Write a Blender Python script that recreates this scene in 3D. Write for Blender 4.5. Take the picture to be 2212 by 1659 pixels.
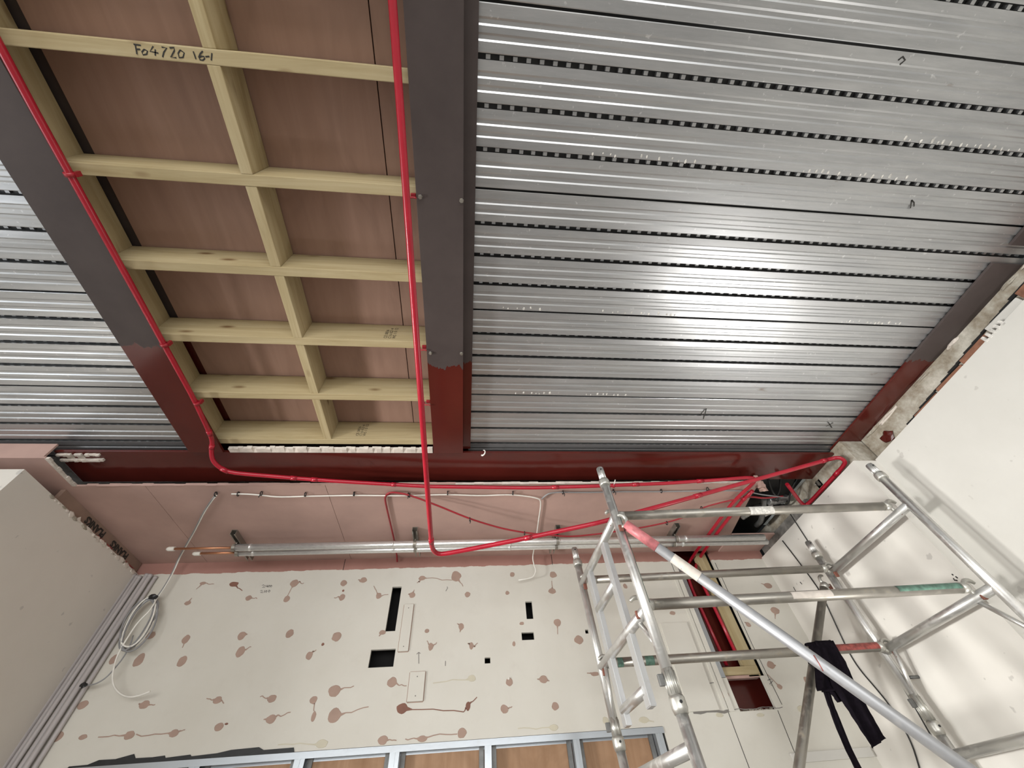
# A ceiling under refurbishment: decking bay, timber infill, steel beams and a scaffold tower
D = {'cam': [[0.994712, -0.020848, -0.100566],[-0.079264, -0.778502, -0.622617],[-0.06531, 0.627296, -0.776038]], 'f': 846.481, 'dabs': [(-2.137, 3.213, 0.023, 0.012, 0, [(-2.163, 3.168),(-2.049, 3.205)]),(-1.895, 3.2, 0.037, 0.019, 1, [(-1.806, 3.145)]),(-2.172, 3.063, 0.024, 0.016, 0, [(-2.16, 3.101)]),(-1.734, 3.087, 0.024, 0.019, 0, [(-1.667, 3.079)]),(-1.424, 3.192, 0.033, 0.03, 0, [(-1.349, 3.192),(-1.444, 3.089)]),(-1.44, 3.069, 0.023, 0.025, 0, []),(-2.047, 2.811, 0.025, 0.028, 0, [(-2.041, 2.755)]),(-1.667, 2.818, 0.027, 0.029, 0, [(-1.63, 2.829)]),(-1.328, 2.82, 0.028, 0.03, 0, []),(-1.63, 2.713, 0.028, 0.035, 0, [(-1.567, 2.741)]),(-1.14, 2.668, 0.023, 0.026, 0, [(-1.1, 2.703)]),(-1.998, 2.671, 0.029, 0.034, 0, []),(-2.288, 2.692, 0.031, 0.041, 0, []),(-2.304, 2.845, 0.03, 0.025, 0, [(-2.285, 2.864)]),(-2.458, 2.701, 0.024, 0.029, 0, []),(-2.475, 2.45, 0.031, 0.024, 0, []),(-2.096, 2.432, 0.029, 0.023, 0, [(-2.029, 2.43),(-2.135, 2.437)]),(-1.649, 2.435, 0.026, 0.02, 0, [(-1.724, 2.448),(-1.599, 2.415)]),(-1.303, 2.426, 0.029, 0.022, 0, [(-1.383, 2.44)]),(-1.027, 2.405, 0.025, 0.022, 0, [(-1.004, 2.347)]),(-0.999, 2.317, 0.014, 0.027, 0, []),(-1.265, 2.317, 0.03, 0.023, 0, [(-1.311, 2.317),(-1.153, 2.347)]),(-1.572, 2.293, 0.027, 0.021, 0, []),(-1.534, 2.307, 0.011, 0.006, 1, []),(-1.829, 2.276, 0.028, 0.02, 0, [(-1.771, 2.29),(-2.053, 2.284)]),(-2.089, 2.28, 0.03, 0.022, 0, [(-2.268, 2.281)]),(-2.358, 2.286, 0.025, 0.013, 0, []),(-2.506, 2.297, 0.03, 0.025, 0, []),(-1.03, 3.182, 0.026, 0.024, 0, []),(-0.876, 3.202, 0.03, 0.022, 0, [(-0.92, 3.203)]),(-1.013, 3.069, 0.023, 0.025, 0, [(-1.075, 3.068)]),(-1.018, 3.121, 0.009, 0.009, 1, []),(-0.727, 3.071, 0.023, 0.023, 0, [(-0.782, 3.151),(-0.65, 3.079)]),(-0.457, 3.068, 0.024, 0.024, 0, [(-0.446, 3.111),(-0.491, 3.074)]),(-0.393, 3.206, 0.028, 0.02, 0, [(-0.43, 3.165),(-0.138, 3.18)]),(-0.105, 3.211, 0.04, 0.044, 0, [(-0.043, 3.125)]),(-0.004, 3.059, 0.023, 0.022, 0, []),(0.381, 3.213, 0.021, 0.022, 0, []),(0.33, 3.061, 0.017, 0.017, 0, []),(0.743, 3.202, 0.032, 0.028, 0, []),(0.714, 3.063, 0.033, 0.022, 0, [(0.722, 3.149)]),(0.72, 2.819, 0.029, 0.026, 0, [(0.709, 2.735)]),(0.431, 2.824, 0.018, 0.012, 0, []),(0.359, 2.684, 0.012, 0.017, 0, []),(0.871, 2.691, 0.037, 0.029, 0, []),(-0.31, 2.798, 0.016, 0.015, 0, []),(-0.047, 2.819, 0.021, 0.025, 0, [(-0.08, 2.843),(-0.057, 2.78)]),(-0.272, 2.69, 0.019, 0.025, 0, [(-0.304, 2.73),(-0.229, 2.717)]),(0.034, 2.682, 0.016, 0.025, 0, [(0.006, 2.703),(0.082, 2.7)]),(-0.979, 2.786, 0.036, 0.033, 0, []),(-1.065, 2.738, 0.01, 0.01, 1, []),(-0.902, 2.449, 0.04, 0.034, 0, [(-0.778, 2.472)]),(-0.522, 2.481, 0.032, 0.031, 0, [(-0.416, 2.456)]),(-0.865, 2.315, 0.04, 0.039, 0, [(-0.653, 2.351)]),(-0.428, 2.332, 0.038, 0.028, 1, [(-0.012, 2.292)]),(0.016, 2.322, 0.016, 0.024, 1, [(-0.012, 2.292),(0.078, 2.369)]),(0.309, 2.445, 0.026, 0.025, 0, []),(0.558, 2.449, 0.03, 0.023, 0, [(0.513, 2.454),(0.602, 2.439)]),(0.266, 2.294, 0.026, 0.025, 0, [(0.321, 2.305)]),(0.623, 2.292, 0.025, 0.023, 0, []),(0.948, 2.465, 0.033, 0.013, 0, [(0.888, 2.472)]),(-0.527, 2.175, 0.03, 0.023, 0, [(-0.44, 2.169)]),(-0.278, 2.169, 0.031, 0.016, 0, [(-0.385, 2.173),(-0.051, 2.18)]),(-0.02, 2.183, 0.029, 0.026, 0, []),(0.04, 2.479, 0.028, 0.02, 2, [(-0.234, 2.463)]),(-0.645, 2.801, 0.024, 0.016, 0, [(-0.668, 2.776)]),(0.596, 2.18, 0.03, 0.017, 2, [(0.352, 2.187)]),(-0.906, 2.178, 0.037, 0.02, 2, [(-1.174, 2.187)]),(1.366, 3.084, 0.018, 0.022, 0, []),(1.708, 2.855, 0.025, 0.015, 0, []),(1.752, 2.682, 0.022, 0.022, 0, [(1.73, 2.706)]),(2.689, 3.05, 0.039, 0.024, 0, [(2.631, 3.069)]),(2.626, 2.843, 0.041, 0.028, 0, [(2.586, 2.779)]),(2.323, 2.745, 0.02, 0.019, 0, [(2.3, 2.765)]),(2.347, 2.46, 0.031, 0.025, 0, [(2.386, 2.455)]),(2.334, 2.323, 0.02, 0.016, 0, [(2.281, 2.405)]),(2.572, 2.344, 0.019, 0.035, 0, []),(1.617, 2.463, 0.045, 0.028, 0, [(1.664, 2.465)]),(1.885, 2.295, 0.028, 0.025, 0, []),(2.416, 2.187, 0.029, 0.022, 2, [(2.46, 2.164)]),(1.786, 2.186, 0.026, 0.013, 2, []),(2.088, 2.171, 0.029, 0.011, 2, []),(1.23, 2.187, 0.037, 0.017, 2, [(1.299, 2.173)]),(0.959, 2.197, 0.021, 0.02, 2, [])], 'marks': [[(-1.672, 3.182),(-1.661, 3.187),(-1.651, 3.179),(-1.664, 3.166),(-1.642, 3.167)],[(-1.642, 3.185),(-1.64, 3.174),(-1.622, 3.173)],[(-1.63, 3.185),(-1.624, 3.165)],[(-1.617, 3.184),(-1.62, 3.175),(-1.611, 3.166),(-1.608, 3.175),(-1.617, 3.184)],[(-1.602, 3.183),(-1.605, 3.175),(-1.596, 3.165),(-1.592, 3.175),(-1.602, 3.183)],[(-1.668, 3.138),(-1.658, 3.143),(-1.649, 3.136),(-1.661, 3.125),(-1.64, 3.124)],[(-1.636, 3.143),(-1.632, 3.124)],[(-1.623, 3.142),(-1.626, 3.134),(-1.617, 3.125),(-1.614, 3.134),(-1.623, 3.142)],[(-1.601, 3.144),(-1.606, 3.136),(-1.595, 3.126),(-1.59, 3.135),(-1.601, 3.144)],[(-0.347, 2.585),(-0.356, 2.655)],[(-0.37, 2.646),(-0.356, 2.657),(-0.343, 2.649)],[(-0.155, 2.594),(-0.154, 2.563)],[(-0.177, 3.127),(-0.171, 3.117),(-0.185, 3.091)],[(1.779, 2.416),(1.747, 2.39),(1.731, 2.363),(1.732, 2.336),(1.746, 2.324),(1.772, 2.338),(1.793, 2.364),(1.8, 2.395),(1.779, 2.416)],[(1.763, 2.381),(1.779, 2.384),(1.777, 2.372),(1.757, 2.358),(1.772, 2.353)],[(1.798, 2.369),(1.861, 2.374)],[(2.262, 2.366),(2.292, 2.373),(2.3, 2.36),(2.263, 2.342),(2.278, 2.334)]], 'pipeA': [(-1.582,0.017,3.425),(-1.588,0.25,3.425),(-1.591,0.747,3.425),(-1.6,1.618,3.425),(-1.622,1.925,3.425),(-1.632,1.987,3.42),(-1.651,2.043,3.4),(-1.655,2.108,3.375),(-1.624,2.159,3.36),(-1.573,2.205,3.355),(-1.145,2.27,3.355),(-0.893,2.302,3.355),(-0.299,2.365,3.355),(0.457,2.388,3.355),(0.945,2.37,3.355),(1.479,2.341,3.355),(1.908,2.298,3.355),(2.114,2.271,3.355),(2.175,2.289,3.355),(2.188,2.346,3.355),(2.148,2.488,3.355),(2.127,2.659,3.355),(2.123,3.365,3.355),(2.128,3.558,3.355),(2.013,3.47,3.252),(1.994,3.49,3.11),(2.011,3.49,2.776),(2.025,3.49,2.487)], 'pipeC': [(2.224,2.437,3.352),(2.2,2.56,3.352),(2.19,3.043,3.352),(2.197,3.406,3.352),(2.193,3.549,3.34),(2.092,3.46,3.236),(2.107,3.48,3.152),(2.129,3.48,2.839),(2.138,3.48,2.56)], 'pipeB': [(-0.28,-0.188,3.37),(-0.275,0.091,3.32),(-0.268,0.371,3.255),(-0.259,0.704,3.17),(-0.241,1.24,3.025),(-0.233,1.871,2.93),(-0.232,2.315,2.9),(-0.229,2.389,2.898),(-0.206,2.446,2.897),(-0.156,2.456,2.898),(0.312,2.32,2.91),(0.832,2.219,2.96),(1.381,2.176,3.08),(2.086,2.165,3.26),(2.728,2.109,3.4),(2.76,2.075,3.385),(2.788,2.077,3.36),(2.803,2.107,3.345),(2.805,2.325,3.345),(2.805,2.63,3.345),(2.762,2.63,3.35),(2.642,2.517,3.38),(2.54,2.42,3.4)], 'flex1': [(-0.582,2.467,3.372),(-0.618,2.5,3.372),(-0.625,2.558,3.372),(-0.624,2.664,3.372),(-0.621,2.853,3.372),(-0.618,3.058,3.372),(-0.62,3.219,3.372),(-0.629,3.38,3.401),(-0.619,3.41,3.341)], 'flex2': [(-0.611,2.498,3.37),(-0.601,2.467,3.372),(-0.553,2.448,3.37),(-0.437,2.462,3.355),(-0.22,2.543,3.31),(0.002,2.648,3.27),(0.234,2.74,3.245),(0.428,2.795,3.235),(0.798,2.868,3.235),(1.028,2.86,3.25),(1.371,2.815,3.27),(1.601,2.773,3.29),(1.757,2.736,3.315),(1.872,2.645,3.34),(2.037,2.593,3.355),(2.095,2.582,3.36),(2.246,2.521,3.36),(2.384,2.555,3.36),(2.56,2.554,3.38)], 'white': [(-1.659,2.46,3.372),(-1.568,2.461,3.372),(-1.48,2.473,3.372),(-1.364,2.502,3.372),(-1.173,2.493,3.372),(-0.852,2.486,3.372),(-0.492,2.496,3.372),(-0.172,2.483,3.372),(0.085,2.504,3.372),(0.294,2.489,3.372),(0.437,2.514,3.372),(0.512,2.539,3.372),(0.543,2.563,3.372),(0.555,2.656,3.372),(0.56,2.817,3.372),(0.57,3.025,3.372),(0.576,3.283,3.372),(0.563,3.36,3.323),(0.572,3.36,3.252),(0.584,3.36,3.211),(0.557,3.36,3.156),(0.504,3.36,3.142),(0.424,3.36,3.133)], 'grey': [(0.549,2.552,3.372),(0.584,2.487,3.372),(0.645,2.464,3.372),(0.899,2.473,3.372),(1.117,2.464,3.372),(1.491,2.468,3.372),(1.832,2.46,3.372),(2.186,2.464,3.372),(2.33,2.515,3.372),(2.601,2.562,3.372)], 'drop': [(-1.764,2.465,3.365),(-1.82,2.534,3.365),(-1.912,2.657,3.365),(-2.069,2.897,3.365),(-2.228,3.127,3.365),(-2.314,3.252,3.365),(-2.358,3.317,3.365),(-2.361,3.35,3.264),(-2.359,3.35,3.131),(-2.37,3.35,3.06)], 'ties': [(-1.76,2.457,3.375),(-1.615,2.459,3.375),(-1.461,2.455,3.375),(-1.169,2.47,3.375),(-0.833,2.468,3.375),(-0.451,2.484,3.375),(-0.165,2.465,3.375),(0.32,2.471,3.375),(0.703,2.469,3.375),(1.097,2.456,3.375),(1.482,2.46,3.375),(1.856,2.44,3.375)], 'coil': [(-2.386,3.35,3.067),(-2.358,3.348,3.05),(-2.331,3.346,3.025),(-2.306,3.343,2.992),(-2.285,3.341,2.955),(-2.268,3.339,2.916),(-2.257,3.338,2.876),(-2.252,3.336,2.837),(-2.253,3.334,2.801),(-2.26,3.333,2.77),(-2.271,3.332,2.745),(-2.286,3.331,2.727),(-2.304,3.331,2.716),(-2.323,3.33,2.712),(-2.343,3.33,2.716),(-2.363,3.33,2.728),(-2.382,3.33,2.746),(-2.4,3.331,2.771),(-2.415,3.332,2.802),(-2.428,3.333,2.838),(-2.437,3.334,2.876),(-2.443,3.336,2.916),(-2.444,3.337,2.954),(-2.441,3.339,2.99),(-2.432,3.341,3.021),(-2.42,3.343,3.045),(-2.404,3.345,3.061),(-2.386,3.347,3.068),(-2.367,3.35,3.066),(-2.348,3.352,3.055),(-2.331,3.354,3.035),(-2.318,3.356,3.009),(-2.307,3.358,2.978),(-2.301,3.36,2.943),(-2.299,3.362,2.907),(-2.3,3.364,2.871),(-2.304,3.365,2.836),(-2.311,3.367,2.805),(-2.319,3.368,2.779),(-2.33,3.369,2.758),(-2.342,3.369,2.744),(-2.356,3.37,2.738),(-2.37,3.37,2.74),(-2.385,3.37,2.749),(-2.401,3.37,2.766),(-2.416,3.369,2.79),(-2.429,3.368,2.819),(-2.441,3.367,2.853),(-2.45,3.366,2.89),(-2.455,3.365,2.928),(-2.456,3.363,2.965),(-2.453,3.361,3.0),(-2.446,3.359,3.029),(-2.436,3.357,3.053),(-2.422,3.355,3.069),(-2.406,3.353,3.076),(-2.389,3.351,3.075),(-2.372,3.349,3.064),(-2.354,3.346,3.046),(-2.337,3.344,3.02),(-2.322,3.342,2.988),(-2.309,3.34,2.953),(-2.299,3.338,2.915),(-2.292,3.336,2.877),(-2.289,3.335,2.841),(-2.29,3.334,2.809),(-2.296,3.332,2.782),(-2.306,3.331,2.761),(-2.32,3.331,2.748),(-2.338,3.33,2.742),(-2.359,3.33,2.745),(-2.381,3.33,2.754),(-2.404,3.33,2.771),(-2.425,3.331,2.795),(-2.445,3.332,2.823),(-2.461,3.333,2.855),(-2.473,3.334,2.89),(-2.481,3.335,2.926),(-2.484,3.337,2.961),(-2.482,3.338,2.994),(-2.475,3.34,3.022),(-2.464,3.342,3.045),(-2.448,3.344,3.06),(-2.43,3.347,3.067),(-2.409,3.349,3.066),(-2.387,3.351,3.055),(-2.364,3.353,3.036),(-2.343,3.356,3.01),(-2.324,3.358,2.978),(-2.309,3.36,2.943),(-2.299,3.362,2.905),(-2.295,3.363,2.868),(-2.296,3.365,2.833),(-2.303,3.366,2.802),(-2.314,3.367,2.775),(-2.329,3.368,2.755),(-2.347,3.369,2.741),(-2.367,3.37,2.734),(-2.387,3.37,2.734),(-2.406,3.37,2.741),(-2.424,3.37,2.754),(-2.44,3.369,2.775),(-2.453,3.369,2.8),(-2.464,3.368,2.831),(-2.471,3.366,2.866),(-2.476,3.365,2.902),(-2.477,3.364,2.94),(-2.474,3.362,2.975),(-2.467,3.36,3.008),(-2.457,3.358,3.035),(-2.442,3.356,3.054),(-2.426,3.354,3.066),(-2.407,3.351,3.068),(-2.387,3.349,3.061),(-2.368,3.347,3.045),(-2.35,3.345,3.021),(-2.335,3.343,2.991),(-2.323,3.341,2.956),(-2.315,3.339,2.919),(-2.31,3.337,2.881),(-2.309,3.335,2.844),(-2.311,3.334,2.809),(-2.316,3.333,2.779),(-2.323,3.332,2.754),(-2.331,3.331,2.735),(-2.342,3.33,2.724),(-2.354,3.33,2.721),(-2.368,3.33,2.726),(-2.382,3.33,2.739),(-2.397,3.331,2.759),(-2.412,3.331,2.787),(-2.427,3.332,2.821),(-2.44,3.333,2.859),(-2.45,3.335,2.899),(-2.456,3.336,2.94),(-2.458,3.338,2.979),(-2.455,3.34,3.014),(-2.448,3.342,3.044),(-2.436,3.344,3.066),(-2.42,3.346,3.079),(-2.402,3.348,3.083),(-2.383,3.35,3.077),(-2.363,3.353,3.063),(-2.345,3.355,3.04),(-2.328,3.357,3.011),(-2.314,3.359,2.977),(-2.303,3.361,2.94),(-2.296,3.363,2.901),(-2.293,3.364,2.864),(-2.294,3.366,2.83),(-2.299,3.367,2.801),(-2.309,3.368,2.778),(-2.323,3.369,2.761),(-2.34,3.37,2.752),(-2.361,3.37,2.752),(-2.383,3.37,2.759),(-2.407,3.37,2.774),(-2.429,3.369,2.795),(-2.449,3.369,2.822),(-2.466,3.368,2.853),(-2.478,3.367,2.887),(-2.485,3.366,2.922),(-2.486,3.364,2.957),(-2.482,3.362,2.989),(-2.472,3.361,3.018),(-2.457,3.359,3.041),(-2.438,3.357,3.057),(-2.417,3.354,3.066),(-2.394,3.352,3.067),(-2.37,3.35,3.059)], 'coiltail': [(-2.346,3.33,3.056),(-2.341,3.33,2.979),(-2.375,3.33,2.907),(-2.382,3.33,2.841),(-2.383,3.33,2.755),(-2.376,3.33,2.681),(-2.35,3.33,2.614),(-2.326,3.33,2.565),(-2.285,3.33,2.516),(-2.231,3.33,2.479),(-2.179,3.33,2.458),(-2.137,3.33,2.452),(-2.097,3.33,2.458),(-2.069,3.33,2.467),(-2.043,3.33,2.478)], 'coiltail2': [(-2.365,3.345,2.818),(-2.346,3.345,2.759),(-2.34,3.345,2.684),(-2.356,3.345,2.618),(-2.371,3.345,2.574),(-2.396,3.345,2.548),(-2.43,3.345,2.534),(-2.476,3.345,2.532)], 'conduits': [(-2.679, 3.29),(-2.653, 3.28),(-2.622, 3.27),(-2.587, 3.29),(-2.551, 3.28),(-2.512, 3.27)], 'pcable': [(2.772,3.065,3.274),(2.772,3.044,3.126),(2.772,3.011,2.825),(2.772,3.056,2.646),(2.772,3.089,2.52),(2.772,3.112,2.411),(2.772,3.108,2.317),(2.772,3.07,2.199),(2.772,3.048,2.098),(2.772,3.06,1.943),(2.772,3.123,1.828),(2.772,3.237,1.656)], 'pcable2': [(2.772,2.807,3.405),(2.772,2.82,3.156),(2.772,2.838,2.87),(2.772,2.831,2.633),(2.772,2.839,2.373),(2.772,2.868,2.128),(2.772,2.914,1.835)], 'gar': {'body': [(2.135,2.7,2.371),(2.243,2.7,2.374),(2.252,2.7,2.33),(2.25,2.7,2.244),(2.153,2.7,2.088),(2.117,2.7,2.088),(2.111,2.7,2.129),(2.026,2.7,2.131),(2.022,2.7,2.146),(2.095,2.7,2.239),(2.114,2.7,2.306)], 'leg': [(2.254,2.715,2.376),(2.268,2.715,2.334),(2.262,2.715,2.219),(2.267,2.715,2.073),(2.289,2.715,1.916),(2.249,2.715,1.899),(2.183,2.715,1.878),(2.161,2.715,1.884),(2.16,2.715,1.985),(2.157,2.715,2.1),(2.162,2.715,2.189)], 'strap': [(2.128,2.73,2.135),(2.092,2.73,2.063),(2.085,2.73,2.006),(2.079,2.73,1.943),(2.074,2.73,1.867),(2.081,2.73,1.787)]}, 'hand': [[(-1.195,0.033,3.482),(-1.172,0.034,3.482)],[(-1.19,0.035,3.482),(-1.193,0.046,3.482),(-1.196,0.06,3.481)],[(-1.194,0.046,3.481),(-1.179,0.045,3.482)],[(-1.166,0.044,3.482),(-1.177,0.052,3.482),(-1.177,0.06,3.482),(-1.164,0.057,3.482),(-1.157,0.048,3.482),(-1.166,0.044,3.482)],[(-1.132,0.033,3.482),(-1.149,0.048,3.482),(-1.123,0.051,3.482)],[(-1.129,0.041,3.482),(-1.137,0.059,3.482)],[(-1.105,0.033,3.482),(-1.089,0.034,3.482),(-1.104,0.047,3.482),(-1.114,0.061,3.482)],[(-1.079,0.033,3.481),(-1.064,0.031,3.482),(-1.066,0.039,3.482),(-1.086,0.059,3.481),(-1.068,0.059,3.482)],[(-1.046,0.036,3.482),(-1.057,0.046,3.482),(-1.058,0.058,3.481),(-1.045,0.056,3.482),(-1.036,0.043,3.482),(-1.046,0.036,3.482)],[(-1.003,0.036,3.481),(-1.003,0.058,3.482)],[(-0.971,0.033,3.482),(-0.982,0.041,3.481),(-0.991,0.051,3.482),(-0.99,0.058,3.482),(-0.981,0.059,3.482),(-0.972,0.053,3.482),(-0.972,0.048,3.482),(-0.981,0.048,3.482),(-0.99,0.052,3.482)],[(-0.968,0.048,3.482),(-0.954,0.046,3.482)],[(-0.942,0.036,3.482),(-0.952,0.057,3.482)]], 'torn': [(-2.336, 2.153),(-2.238, 2.155),(-2.187, 2.173),(-2.097, 2.172),(-2.005, 2.19),(-1.985, 2.17),(-1.889, 2.169),(-1.822, 2.173),(-1.813, 2.162),(-1.675, 2.169),(-1.665, 2.161),(-1.52, 2.167),(-1.444, 2.178),(-1.283, 2.182),(-1.249, 2.167),(-1.071, 2.169)], 'crack': [(1.566, 2.211),(1.612, 2.214),(1.684, 2.221),(1.738, 2.223),(1.819, 2.211),(1.87, 2.206)], 'deckmarks': [(3, [[(2.649,1.894,3.532),(2.685,1.855,3.532)],[(2.64,1.851,3.532),(2.708,1.908,3.532)]]),(2, [[(1.611,1.78,3.532),(1.624,1.744,3.532),(1.632,1.731,3.532),(1.639,1.766,3.532),(1.65,1.834,3.532)],[(1.611,1.78,3.532),(1.638,1.798,3.532)]]),(0, [[(2.148,0.376,3.532),(2.126,0.339,3.532)],[(2.126,0.339,3.532),(2.148,0.35,3.532),(2.161,0.367,3.532)],[(1.67,-0.155,3.532),(1.681,-0.167,3.532),(1.699,-0.158,3.532),(1.686,-0.142,3.532)]])], 'piermarks': [[(2.78,2.064,2.503),(2.78,2.062,2.494)],[(2.78,2.057,2.486),(2.78,2.054,2.474)],[(2.78,2.074,2.484),(2.78,2.078,2.475),(2.78,2.065,2.466)],[(2.78,3.031,3.019),(2.78,3.024,2.989)],[(2.78,3.262,2.961),(2.78,3.264,2.927)],[(2.78,3.161,2.958),(2.78,3.153,2.935)]], 'stub': (2.78,2.718,2.18), 'plug': (0.307, 2.465)}
import bpy, bmesh, math, random
from mathutils import Vector, Matrix, noise as mnoise

# ------------------------------------------------------------------ scene set-up
for o in list(bpy.data.objects): bpy.data.objects.remove(o, do_unlink=True)
S = bpy.context.scene; COL = S.collection
ZO = 1.6                       # camera height above the floor; geometry below is written relative to the lens height
cam = bpy.data.cameras.new('camera'); co = bpy.data.objects.new('camera', cam); COL.objects.link(co)
M = D['cam']
co.matrix_world = Matrix(((M[0][0],M[0][1],M[0][2],0),(M[1][0],M[1][1],M[1][2],0),(M[2][0],M[2][1],M[2][2],ZO),(0,0,0,1)))
cam.sensor_width = 36; cam.sensor_fit = 'HORIZONTAL'; cam.lens = D['f']/2212*36
cam.clip_start = .02; S.camera = co
S.view_settings.view_transform = 'Standard'; S.view_settings.look = 'None'
S.view_settings.gamma = 1; S.view_settings.use_curve_mapping = False
S.view_settings.exposure = 0.13
W_ = bpy.data.worlds.new('world'); S.world = W_; W_.use_nodes = True
bgn = W_.node_tree.nodes['Background']; bgn.inputs[0].default_value = (.80,.90,1,1); bgn.inputs[1].default_value = 1.0

def area(name, loc, target, sx, sy, power, col=(1,1,1), spread=180):
    l = bpy.data.lights.new(name, 'AREA'); l.shape = 'RECTANGLE'; l.size = sx; l.size_y = sy
    l.energy = power; l.color = col; l.spread = math.radians(spread)
    o = bpy.data.objects.new(name, l); COL.objects.link(o); o.location = (loc[0],loc[1],loc[2]+ZO)
    d = Vector(target)-Vector(loc); o.rotation_euler = d.to_track_quat('-Z','Y').to_euler()
    return o
area('shopfront_daylight',(-.8,-4.9,-.1),(-.8,3,.3),6.5,2.2,265,(1,.985,.955))
area('window_left',(-4.6,.6,.1),(2.9,1.6,.9),1.6,1.5,34,(.88,.94,1),170)
area('floodlight_left',(-3.9,.75,.05),(2.9,2.45,.85),.45,.40,21,(1,.985,.95),65)
area('floodlight_far_left',(-3.9,1.75,.05),(2.9,2.45,.85),.45,.40,21,(1,.985,.95),65)
area('work_lamp_right',(2.66,1.68,.04),(1.75,1.1,1.93),.16,.12,7,(1,.98,.95),95)


# ------------------------------------------------------------------ helpers
def V(p): return Vector((p[0],p[1],p[2]+ZO))
class MB:
    def __init__(s): s.bm = bmesh.new()
    def box(s, x0,x1,y0,y1,z0,z1, bev=0):
        x0,x1=min(x0,x1),max(x0,x1); y0,y1=min(y0,y1),max(y0,y1); z0,z1=min(z0,z1),max(z0,z1)
        v=[s.bm.verts.new(V(p)) for p in ((x0,y0,z0),(x1,y0,z0),(x1,y1,z0),(x0,y1,z0),(x0,y0,z1),(x1,y0,z1),(x1,y1,z1),(x0,y1,z1))]
        fs=[s.bm.faces.new([v[i] for i in f]) for f in ((0,3,2,1),(4,5,6,7),(0,1,5,4),(1,2,6,5),(2,3,7,6),(3,0,4,7))]
        if bev:
            es=list({e for f in fs for e in f.edges})
            bmesh.ops.bevel(s.bm, geom=es, offset=bev, segments=2, profile=.6, affect='EDGES')
        return s
    def hexa(s, pts):            # 8 corner points, bottom ring then top ring
        v=[s.bm.verts.new(V(p)) for p in pts]
        for f in ((0,3,2,1),(4,5,6,7),(0,1,5,4),(1,2,6,5),(2,3,7,6),(3,0,4,7)): s.bm.faces.new([v[i] for i in f])
        return s
    def tube(s, pts, r, seg=12, cap=True, world=False, arc=None, ref=None):
        P=[Vector(p) if world else V(p) for p in pts]
        n=len(P); T=[]
        for i in range(n):
            a=P[max(i-1,0)]; b=P[min(i+1,n-1)]; T.append((b-a).normalized())
        if ref is not None: N=(Vector(ref)-T[0]*Vector(ref).dot(T[0])).normalized()
        else:
            N=T[0].orthogonal().normalized()
        rings=[]
        a0,a1=(0,2*math.pi) if arc is None else arc
        m=seg if arc is None else seg+1
        for i in range(n):
            if i>0:
                q=T[i-1].rotation_difference(T[i]); N=q@N
            N=(N-T[i]*N.dot(T[i])).normalized(); B=T[i].cross(N)
            k=1.0
            if 0<i<n-1:
                c=max(.5,((P[i]-P[i-1]).normalized()).dot(T[i])); k=1/c
            rr=r[i] if isinstance(r,(list,tuple)) else r
            rings.append([s.bm.verts.new(P[i]+(N*math.cos(a0+(a1-a0)*j/seg)+B*math.sin(a0+(a1-a0)*j/seg))*rr) for j in range(m)])
        for i in range(n-1):
            for j in range(seg):
                k=(j+1)%m
                f=s.bm.faces.new((rings[i][j],rings[i][k],rings[i+1][k],rings[i+1][j])); f.smooth=True
        if cap and arc is None:
            s.bm.faces.new(rings[0][::-1]); s.bm.faces.new(rings[-1])
        return s
    def prism(s, poly, axis, a, b):      # poly of 2D points; axis 'x': (y,z)  'y': (x,z)  'z': (x,y)
        def mk(p,t):
            return {'x':(t,p[0],p[1]),'y':(p[0],t,p[1]),'z':(p[0],p[1],t)}[axis]
        A=[s.bm.verts.new(V(mk(p,a))) for p in poly]; B=[s.bm.verts.new(V(mk(p,b))) for p in poly]
        n=len(poly)
        s.bm.faces.new(A); s.bm.faces.new(B[::-1])
        for i in range(n): s.bm.faces.new((A[i],B[i],B[(i+1)%n],A[(i+1)%n]))
        return s
    def sheet(s, prof, axis, a, b):      # open profile swept
        def mk(p,t):
            return {'x':(t,p[0],p[1]),'y':(p[0],t,p[1]),'z':(p[0],p[1],t)}[axis]
        A=[s.bm.verts.new(V(mk(p,a))) for p in prof]; B=[s.bm.verts.new(V(mk(p,b))) for p in prof]
        for i in range(len(prof)-1): s.bm.faces.new((A[i],A[i+1],B[i+1],B[i]))
        return s
    def blob(s, c, r, seed=0, sub=2, amt=.3):
        t=bmesh.ops.create_icosphere(s.bm, subdivisions=sub, radius=1)
        for v in t['verts']:
            q=v.co.copy(); k=1+amt*mnoise.noise(q*1.7+Vector((seed*3.1,seed*1.7,seed)))
            v.co=V(c)+Vector((q.x*r[0],q.y*r[1],q.z*r[2]))*k
        return s
    def done(s, name, m, parent=None, **kw):
        bm=s.bm; bmesh.ops.recalc_face_normals(bm, faces=bm.faces)
        if parent is not None: off=LOC[parent.name]        # child vertices sit relative to the thing's own origin
        else:
            xs=[v.co for v in bm.verts]
            off=Vector(((min(p.x for p in xs)+max(p.x for p in xs))/2,(min(p.y for p in xs)+max(p.y for p in xs))/2,min(p.z for p in xs)))
        me=bpy.data.meshes.new(name); bmesh.ops.translate(bm, verts=bm.verts, vec=-off)
        bm.to_mesh(me); bm.free(); me.materials.append(m)
        o=bpy.data.objects.new(name, me); COL.objects.link(o)
        if parent is not None: o.parent=parent
        else: o.location=off
        LOC[o.name]=off
        for k,v in kw.items(): o[k]=v
        return o
LOC={}
def thing(name, label, cat, loc, group=None):
    o=bpy.data.objects.new(name,None); COL.objects.link(o); o.location=V(loc); o.empty_display_size=.05
    o['label']=label; o['category']=cat; LOC[o.name]=V(loc)
    if group: o['group']=group
    return o
def tag(o,label,cat,group=None):
    o['label']=label; o['category']=cat
    if group: o['group']=group
    return o
def struct(o): o['kind']='structure'; return o

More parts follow.
